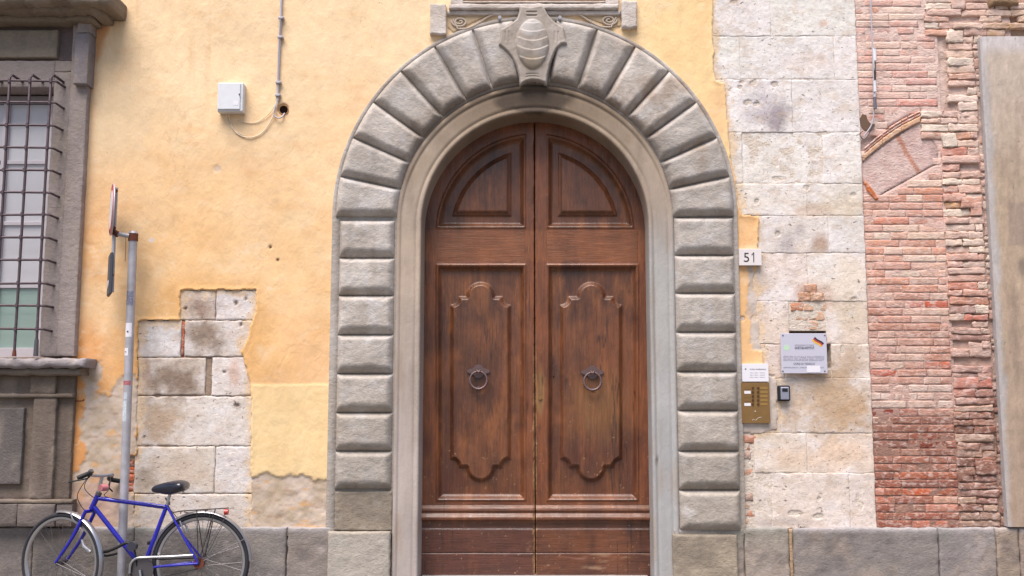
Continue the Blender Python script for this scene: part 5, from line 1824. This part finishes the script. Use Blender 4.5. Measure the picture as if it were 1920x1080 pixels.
def wheel(name, hub, ax, parent_):
    """ax: axle direction (unit, horizontal)"""
    ax = Vector(ax).normalized()
    f = ax.cross(Vector((0, 0, 1))).normalized(); u = Vector((0, 0, 1))
    circ = lambda r, n=64, o=0: [hub + ax * o + (f * math.cos(t) + u * math.sin(t)) * r for t in np.linspace(0, 2 * PI, n + 1)[:-1]]
    t_ = tube(name, circ(RW - .016), .0165, M_TYRE, parent_, 12, closed=True)
    # rim as a flat hoop
    V = []; Fq = []
    n = 64
    pr = [(RW - .030, -.011), (RW - .030, .011), (RW - .046, .009), (RW - .052, .0), (RW - .046, -.009)]
    for t in np.linspace(0, 2 * PI, n + 1)[:-1]:
        for (r, o) in pr: V.append(hub + ax * o + (f * math.cos(t) + u * math.sin(t)) * r)
    k = len(pr)
    for i in range(n):
        for j in range(k):
            Fq.append((i * k + j, i * k + (j + 1) % k, ((i + 1) % n) * k + (j + 1) % k, ((i + 1) % n) * k + j))
    emit('rim', V, Fq, M_CHROME, t_)
    sp_ = []
    for i in range(32):
        th = 2 * PI * i / 32
        sgn = 1 if i % 2 else -1
        th2 = th + (1.25 if (i // 2) % 2 else -1.25)
        p0 = hub + ax * .028 * sgn + (f * math.cos(th2) + u * math.sin(th2)) * .022
        p1 = hub + (f * math.cos(th) + u * math.sin(th)) * (RW - .048)
        sp_.append(tube_arr([p0, p1], .0011, 5))
    multi('spokes', sp_, M_STEEL, t_)
    tube('hub', [hub - ax * .045, hub - ax * .034, hub - ax * .03, hub + ax * .03, hub + ax * .034, hub + ax * .045], [.010, .012, .024, .024, .012, .010], M_STEEL, t_, 14)
    return t_


# steering: front end turned towards the wall
STE = rad(18)
s_ax = Vector((math.sin(STE), math.cos(STE), 0))
s_fw = Vector((-math.cos(STE), math.sin(STE), 0))
htop = B(184.5, 927); hbot = B(172, 953)
ax_dir = (htop - hbot).normalized()
hub_f = fhub_t + Vector((0.0, .02, 0))
wr = wheel('wheel', rhub, (0, 1, 0), bk)
wf = wheel('wheel', hub_f, s_ax, bk)
bb = B(268, 1066)
sc_ = B(312, 950)
fr = []
fr.append(tube_arr([B(182, 934), B(311, 951)], .0145, 14))
fr.append(tube_arr([B(174.5, 948), bb], .0160, 14))
fr.append(tube_arr([sc_ + Vector((.004, 0, .012)), bb], .0145, 14))
fr.append(tube_arr([hbot - ax_dir * .006, htop + ax_dir * .006], .0185, 14))
for s_ in (-1, 1):
    fr.append(tube_arr([sc_ + Vector((.006, s_ * .010, .004)), B(341, 1001, s_ * .045), rhub + Vector((0, s_ * .062, 0))], .0078, 10))
    fr.append(tube_arr([bb + Vector((0, s_ * .02, 0)), B(300, 1062, s_ * .045), rhub + Vector((0, s_ * .062, 0))], .0085, 10))
fr.append(tube_arr([bb + Vector((0, -.036, 0)), bb + Vector((0, .036, 0))], .021, 16))
multi('frame', fr, M_BLUE, bk)
crown = hbot - ax_dir * .02
fk = []
fk.append(tube_arr([crown + s_ax * -.052, crown + s_ax * .052], .013, 10))
for s_ in (-1, 1):
    o_ = s_ax * .050 * s_
    p1 = crown + o_
    hb = hub_f + s_ax * .054 * s_
    m1 = p1.lerp(hb, .45) - s_fw * .018; m2 = p1.lerp(hb, .8) - s_fw * .010
    fk.append(tube_arr(smooth_path([p1 + ax_dir * .01, m1, m2, hb], 5), [.0125] * 6 + [.011] * 5 + [.0085] * 5, 10))
multi('fork', fk, M_BLUE, bk)
stem_t = B(191.5, 893)
tube('stem', [htop, stem_t], .0115, M_CHROME, bk, 12)
tube('headset', [htop - ax_dir * .004, htop + ax_dir * .016], .021, M_STEEL, bk, 14)
# handlebar (axis turned with the wheel)
hbz = stem_t
gl = B(151, 893, -.20); gr_ = B(224, 902, .24)
hbpts = smooth_path([gl + Vector((-.012, -.02, -.012)), gl + Vector((.045, .03, .016)), hbz + Vector((-.05, -.07, .012)), hbz + Vector((0, 0, .004)), hbz + Vector((.045, .07, .006)), gr_ + Vector((-.05, -.06, .02)), gr_], 6)
tube('handlebar', hbpts, .011, M_CHROME, bk, 10)
tube('grip', hbpts[0:10], .0165, M_BLACK, bk, 12)
tube('grip', hbpts[-10:], .0165, M_BLACK, bk, 12)
tube('brake_lever', smooth_path([hbpts[10] + Vector((0, -.01, -.015)), hbpts[5] + Vector((0, -.03, -.03)), gl + Vector((-.06, -.05, -.035))], 5), .0055, M_BLACK, bk, 8)
tube('brake_lever', smooth_path([hbpts[-11] + Vector((0, 0, -.015)), hbpts[-6] + Vector((-.01, .0, -.05)), hbpts[-5] + Vector((.0, .02, -.085))], 5), .0055, M_BLACK, bk, 8)
V, Fq = disc_arr(hbpts[12] + Vector((0, 0, .02)), .018, (.1, -.7, .6), .014, 16); emit('bell', V, Fq, M_BLACK, bk)
tube('brake_cable', smooth_path([hbpts[9], B(146, 925, -.12), B(150, 945, -.08), B(163, 962)], 6), .0026, M_BLACK, bk, 6)
tube('brake_cable', smooth_path([hbpts[11], B(158, 912, -.1), B(168, 927, -.05), B(181, 936)], 6), .0026, M_BLACK, bk, 6)
V, Fq = disc_arr(B(200, 914, .02), .024, (-.5, -.8, 0), .05, 14); emit('bar_bag', V, Fq, simple('faded pink plastic', (206, 130, 136), .5), bk)
tube('brake_cable', smooth_path([hbpts[-10], B(204, 918, .05), B(196, 930, .01), B(230, 938, -.02), B(290, 947, -.02), B(318, 955, -.01), B(342, 985)], 6), .0026, M_BLACK, bk, 6)
# saddle: lofted
sad = []
secs = [(284, 918, .012, .012, 0), (290, 916, .022, .026, 0), (303, 914.5, .032, .038, 0), (319, 913.5, .054, .050, 0), (333, 911.5, .088, .052, .0), (345, 909.5, .100, .042, 0), (352, 911.5, .080, .022, 0)]
V = []; Fq = []
ns = 16
for (px_, py_, hw, hh, _) in secs:
    c = B(px_, py_)
    for k in range(ns):
        t = 2 * PI * k / ns
        zz = math.sin(t); yy_ = math.cos(t)
        V.append((c.x, c.y + hw * yy_, c.z + (hh * .85 * abs(zz) ** .8 if zz > 0 else -hh * 1.1 * abs(zz) ** .6)))
for i in range(len(secs) - 1):
    for k in range(ns):
        Fq.append((i * ns + k, i * ns + (k + 1) % ns, (i + 1) * ns + (k + 1) % ns, (i + 1) * ns + k))
Fq.append(tuple(range(ns))[::-1]); Fq.append(tuple((len(secs) - 1) * ns + k for k in range(ns)))
so = emit('saddle', V, Fq, M_SADDLE, bk)
md = so.modifiers.new('round', 'SUBSURF'); md.levels = 1; md.render_levels = 2
for s_ in (-1, 1):
    tube('saddle_rail', smooth_path([B(291, 921, s_ * .01), B(308, 926, s_ * .022), B(330, 925, s_ * .024), B(347, 918, s_ * .05)], 5), .0035, M_STEEL, bk, 8)
    tube('saddle_spring', [B(344 + 1.5 * math.cos(t), 916 + t * .55, s_ * .05 + .012 * math.sin(t)) for t in np.linspace(0, 6 * PI, 40)], .0022, M_STEEL, bk, 5)
tube('seat_post', [B(319, 925), B(313, 948)], .0115, M_CHROME, bk, 12)
tube('seat_clamp', smooth_path([B(310, 933), B(313, 938), B(317, 941), B(318, 947)], 4), .006, M_STEEL, bk, 8)
# mudguards


def guard(name, hub, ax, a0, a1, r, parent_, n=36):
    ax = Vector(ax).normalized(); f = Vector((-ax.y, ax.x, 0))
    if f.x < 0: f = -f
    V = []; Fq = []
    prof_ = [(-.024, -.008), (-.014, .002), (0, .005), (.014, .002), (.024, -.008), (.022, -.011), (.012, -.001), (0, .002), (-.012, -.001), (-.022, -.011)]
    for i in range(n):
        t = rad(a0 + (a1 - a0) * i / (n - 1))
        for (o, dr) in prof_:
            V.append(hub + ax * o + (f * math.cos(t) + Vector((0, 0, 1)) * math.sin(t)) * (r + dr))
    k = len(prof_)
    for i in range(n - 1):
        for j in range(k): Fq.append((i * k + j, i * k + (j + 1) % k, (i + 1) * k + (j + 1) % k, (i + 1) * k + j))
    Fq.append(tuple(range(k))[::-1]); Fq.append(tuple((n - 1) * k + j for j in range(k)))
    return emit(name, V, Fq, M_CHROME, parent_)


guard('rear_mudguard', rhub, (0, 1, 0), 2, 188, RW + .012, bk)
guard('front_mudguard', hub_f, s_ax, -30, 98, RW + .012, bk)
for (hb_, ax_, angs_, fdir) in ((rhub, Vector((0, 1, 0)), (28, 62, 80), Vector((1, 0, 0))), (hub_f, s_ax, (-20,), -s_fw)):
    for an in angs_:
        e = hb_ + (fdir * math.cos(rad(an)) + Vector((0, 0, 1)) * math.sin(rad(an))) * (RW + .008)
        for s_ in (-1, 1):
            tube('mudguard_stay', [hb_ + ax_ * .055 * s_, e + ax_ * .022 * s_], .0022, M_STEEL, bk, 6)
# rack
rk = []
for s_ in (-1, 0, 1):
    rk.append(tube_arr([B(338, 963, s_ * .05), B(341, 958, s_ * .05), B(428, 952.5, s_ * .055)], .0042, 8))
rk.append(tube_arr([B(428, 952.5, -.055), B(428, 952.5, .055)], .0042, 8))
rk.append(tube_arr([B(345, 957.8, -.05), B(345, 957.8, .05)], .0042, 8))
rk.append(tube_arr([B(385, 955.2, -.05), B(385, 955.2, .05)], .0042, 8))
for s_ in (-1, 1):
    rk.append(tube_arr([rhub + Vector((0, s_ * .066, .01)), B(369, 956, s_ * .052)], .0035, 8))
    rk.append(tube_arr([rhub + Vector((.003, s_ * .066, .01)), B(404, 954, s_ * .055)], .0035, 8))
    rk.append(tube_arr([B(318, 962, s_ * .014), B(341, 958, s_ * .045)], .0035, 8))
rk.append(tube_arr(smooth_path([B(345, 960, 0), B(360, 962, -.02), B(375, 957, 0), B(390, 956, 0)], 4), .0035, 6))
multi('luggage_rack', rk, simple('dark bronze rack', (74, 62, 62), .5, .4), bk)
V, Fq = tube_arr([B(421, 960), B(428, 960)], [.021, .019], 16); emit('rear_light', V, Fq, M_RED, bk)
# brakes
for (c, ax_) in ((B(345, 987), Vector((0, 1, 0))), (B(143, 972, -.01), s_ax)):
    for s_ in (-1, 1):
        tube('brake_arm', [c + ax_ * .03 * s_ + Vector((-.02, 0, .04)), c + ax_ * .036 * s_, c + ax_ * .028 * s_ + Vector((.02, 0, -.03))], .006, M_CHROME, bk, 8)
# cranks, chainring, chain guard, chain
V, Fq = disc_arr(bb + Vector((0, -.045, 0)), .088, (0, 1, 0), .004, 40); emit('chainring', V, Fq, M_STEEL, bk)
tube('chain_guard', smooth_path([B(243, 1075, -.06), B(245, 1058, -.06), B(254, 1048, -.06), B(268, 1045.5, -.06), B(315, 1044, -.06), B(362, 1041, -.06)], 5), .0095, M_CHROME, bk, 8)
tube('chain', [rhub + Vector((0, -.045, .035)), B(300, 1049, -.048), bb + Vector((-.03, -.048, .085)), bb + Vector((-.085, -.048, 0)), bb + Vector((-.03, -.048, -.085)), rhub + Vector((0, -.045, -.035))], .004, M_BLACK, bk, 6, closed=True)
V, Fq = disc_arr(rhub + Vector((0, -.056, 0)), .036, (0, 1, 0), .022, 24); emit('sprocket', V, Fq, M_RUST, bk)
for s_ in (-1, 1):
    e = bb + Vector((.045 * s_, .07 * s_, -.155 * s_))
    if s_ == -1: e = bb + Vector((-.03, -.075, .155)) * 1.0
    e = bb + Vector((-.035 * s_ * -1, .075 * s_, -.16 * s_ * -1)) if s_ == 1 else bb + Vector((.035, -.075, -.165))
    tube('crank', [bb + Vector((0, .06 * s_, 0)), e], .009, M_CHROME, bk, 8)
    q = box('pedal', e.x - .045, e.x + .045, e.y + (.01 if s_ > 0 else -.09), e.y + (.09 if s_ > 0 else -.01), e.z - .012, e.z + .012, M_BLACK, bk, .004)
tube('dynamo', [B(154, 1012, -.03), B(157, 1024, -.035), B(170, 1035, -.04)], [.010, .016, .015], M_CHROME, bk, 12)
kb = tube('kickstand', [bb + Vector((.05, -.03, -.01)), bb + Vector((.16, -.07, -.30))], .007, M_STEEL, bk, 8)
# lock
lk = thing('bicycle_lock', B(246, 1025), 'black folding lock holding the bicycle frame and front wheel to the pole', 'bicycle lock')
tube('lock_shackle', smooth_path([B(184, 1036, -.02), B(200, 1034, -.03), B(220, 1026, -.045), B(236, 1018, -.05), B(246, 1020, -.05)], 5), .011, M_BLACK, lk, 10)
tube('lock_cable', smooth_path([B(186, 1038, -.01), B(200, 1042, .03), B(222, 1037, .10), B(240, 1030, .155), B(256, 1022, .10), B(250, 1018, .0), B(247, 1022, -.04)], 5), .008, M_BLACK, lk, 10)
V, Fq = disc_arr(B(246, 1025, -.075), .032, (0, 1, 0), .045, 20); emit('lock_body', V, Fq, simple('dark grey lock body', (58, 58, 70), .4), lk)
tube('lock_cable', smooth_path([B(252, 1030, -.06), B(255, 1045, -.05), B(257, 1062, -.04)], 4), .006, M_BLACK, lk, 8)
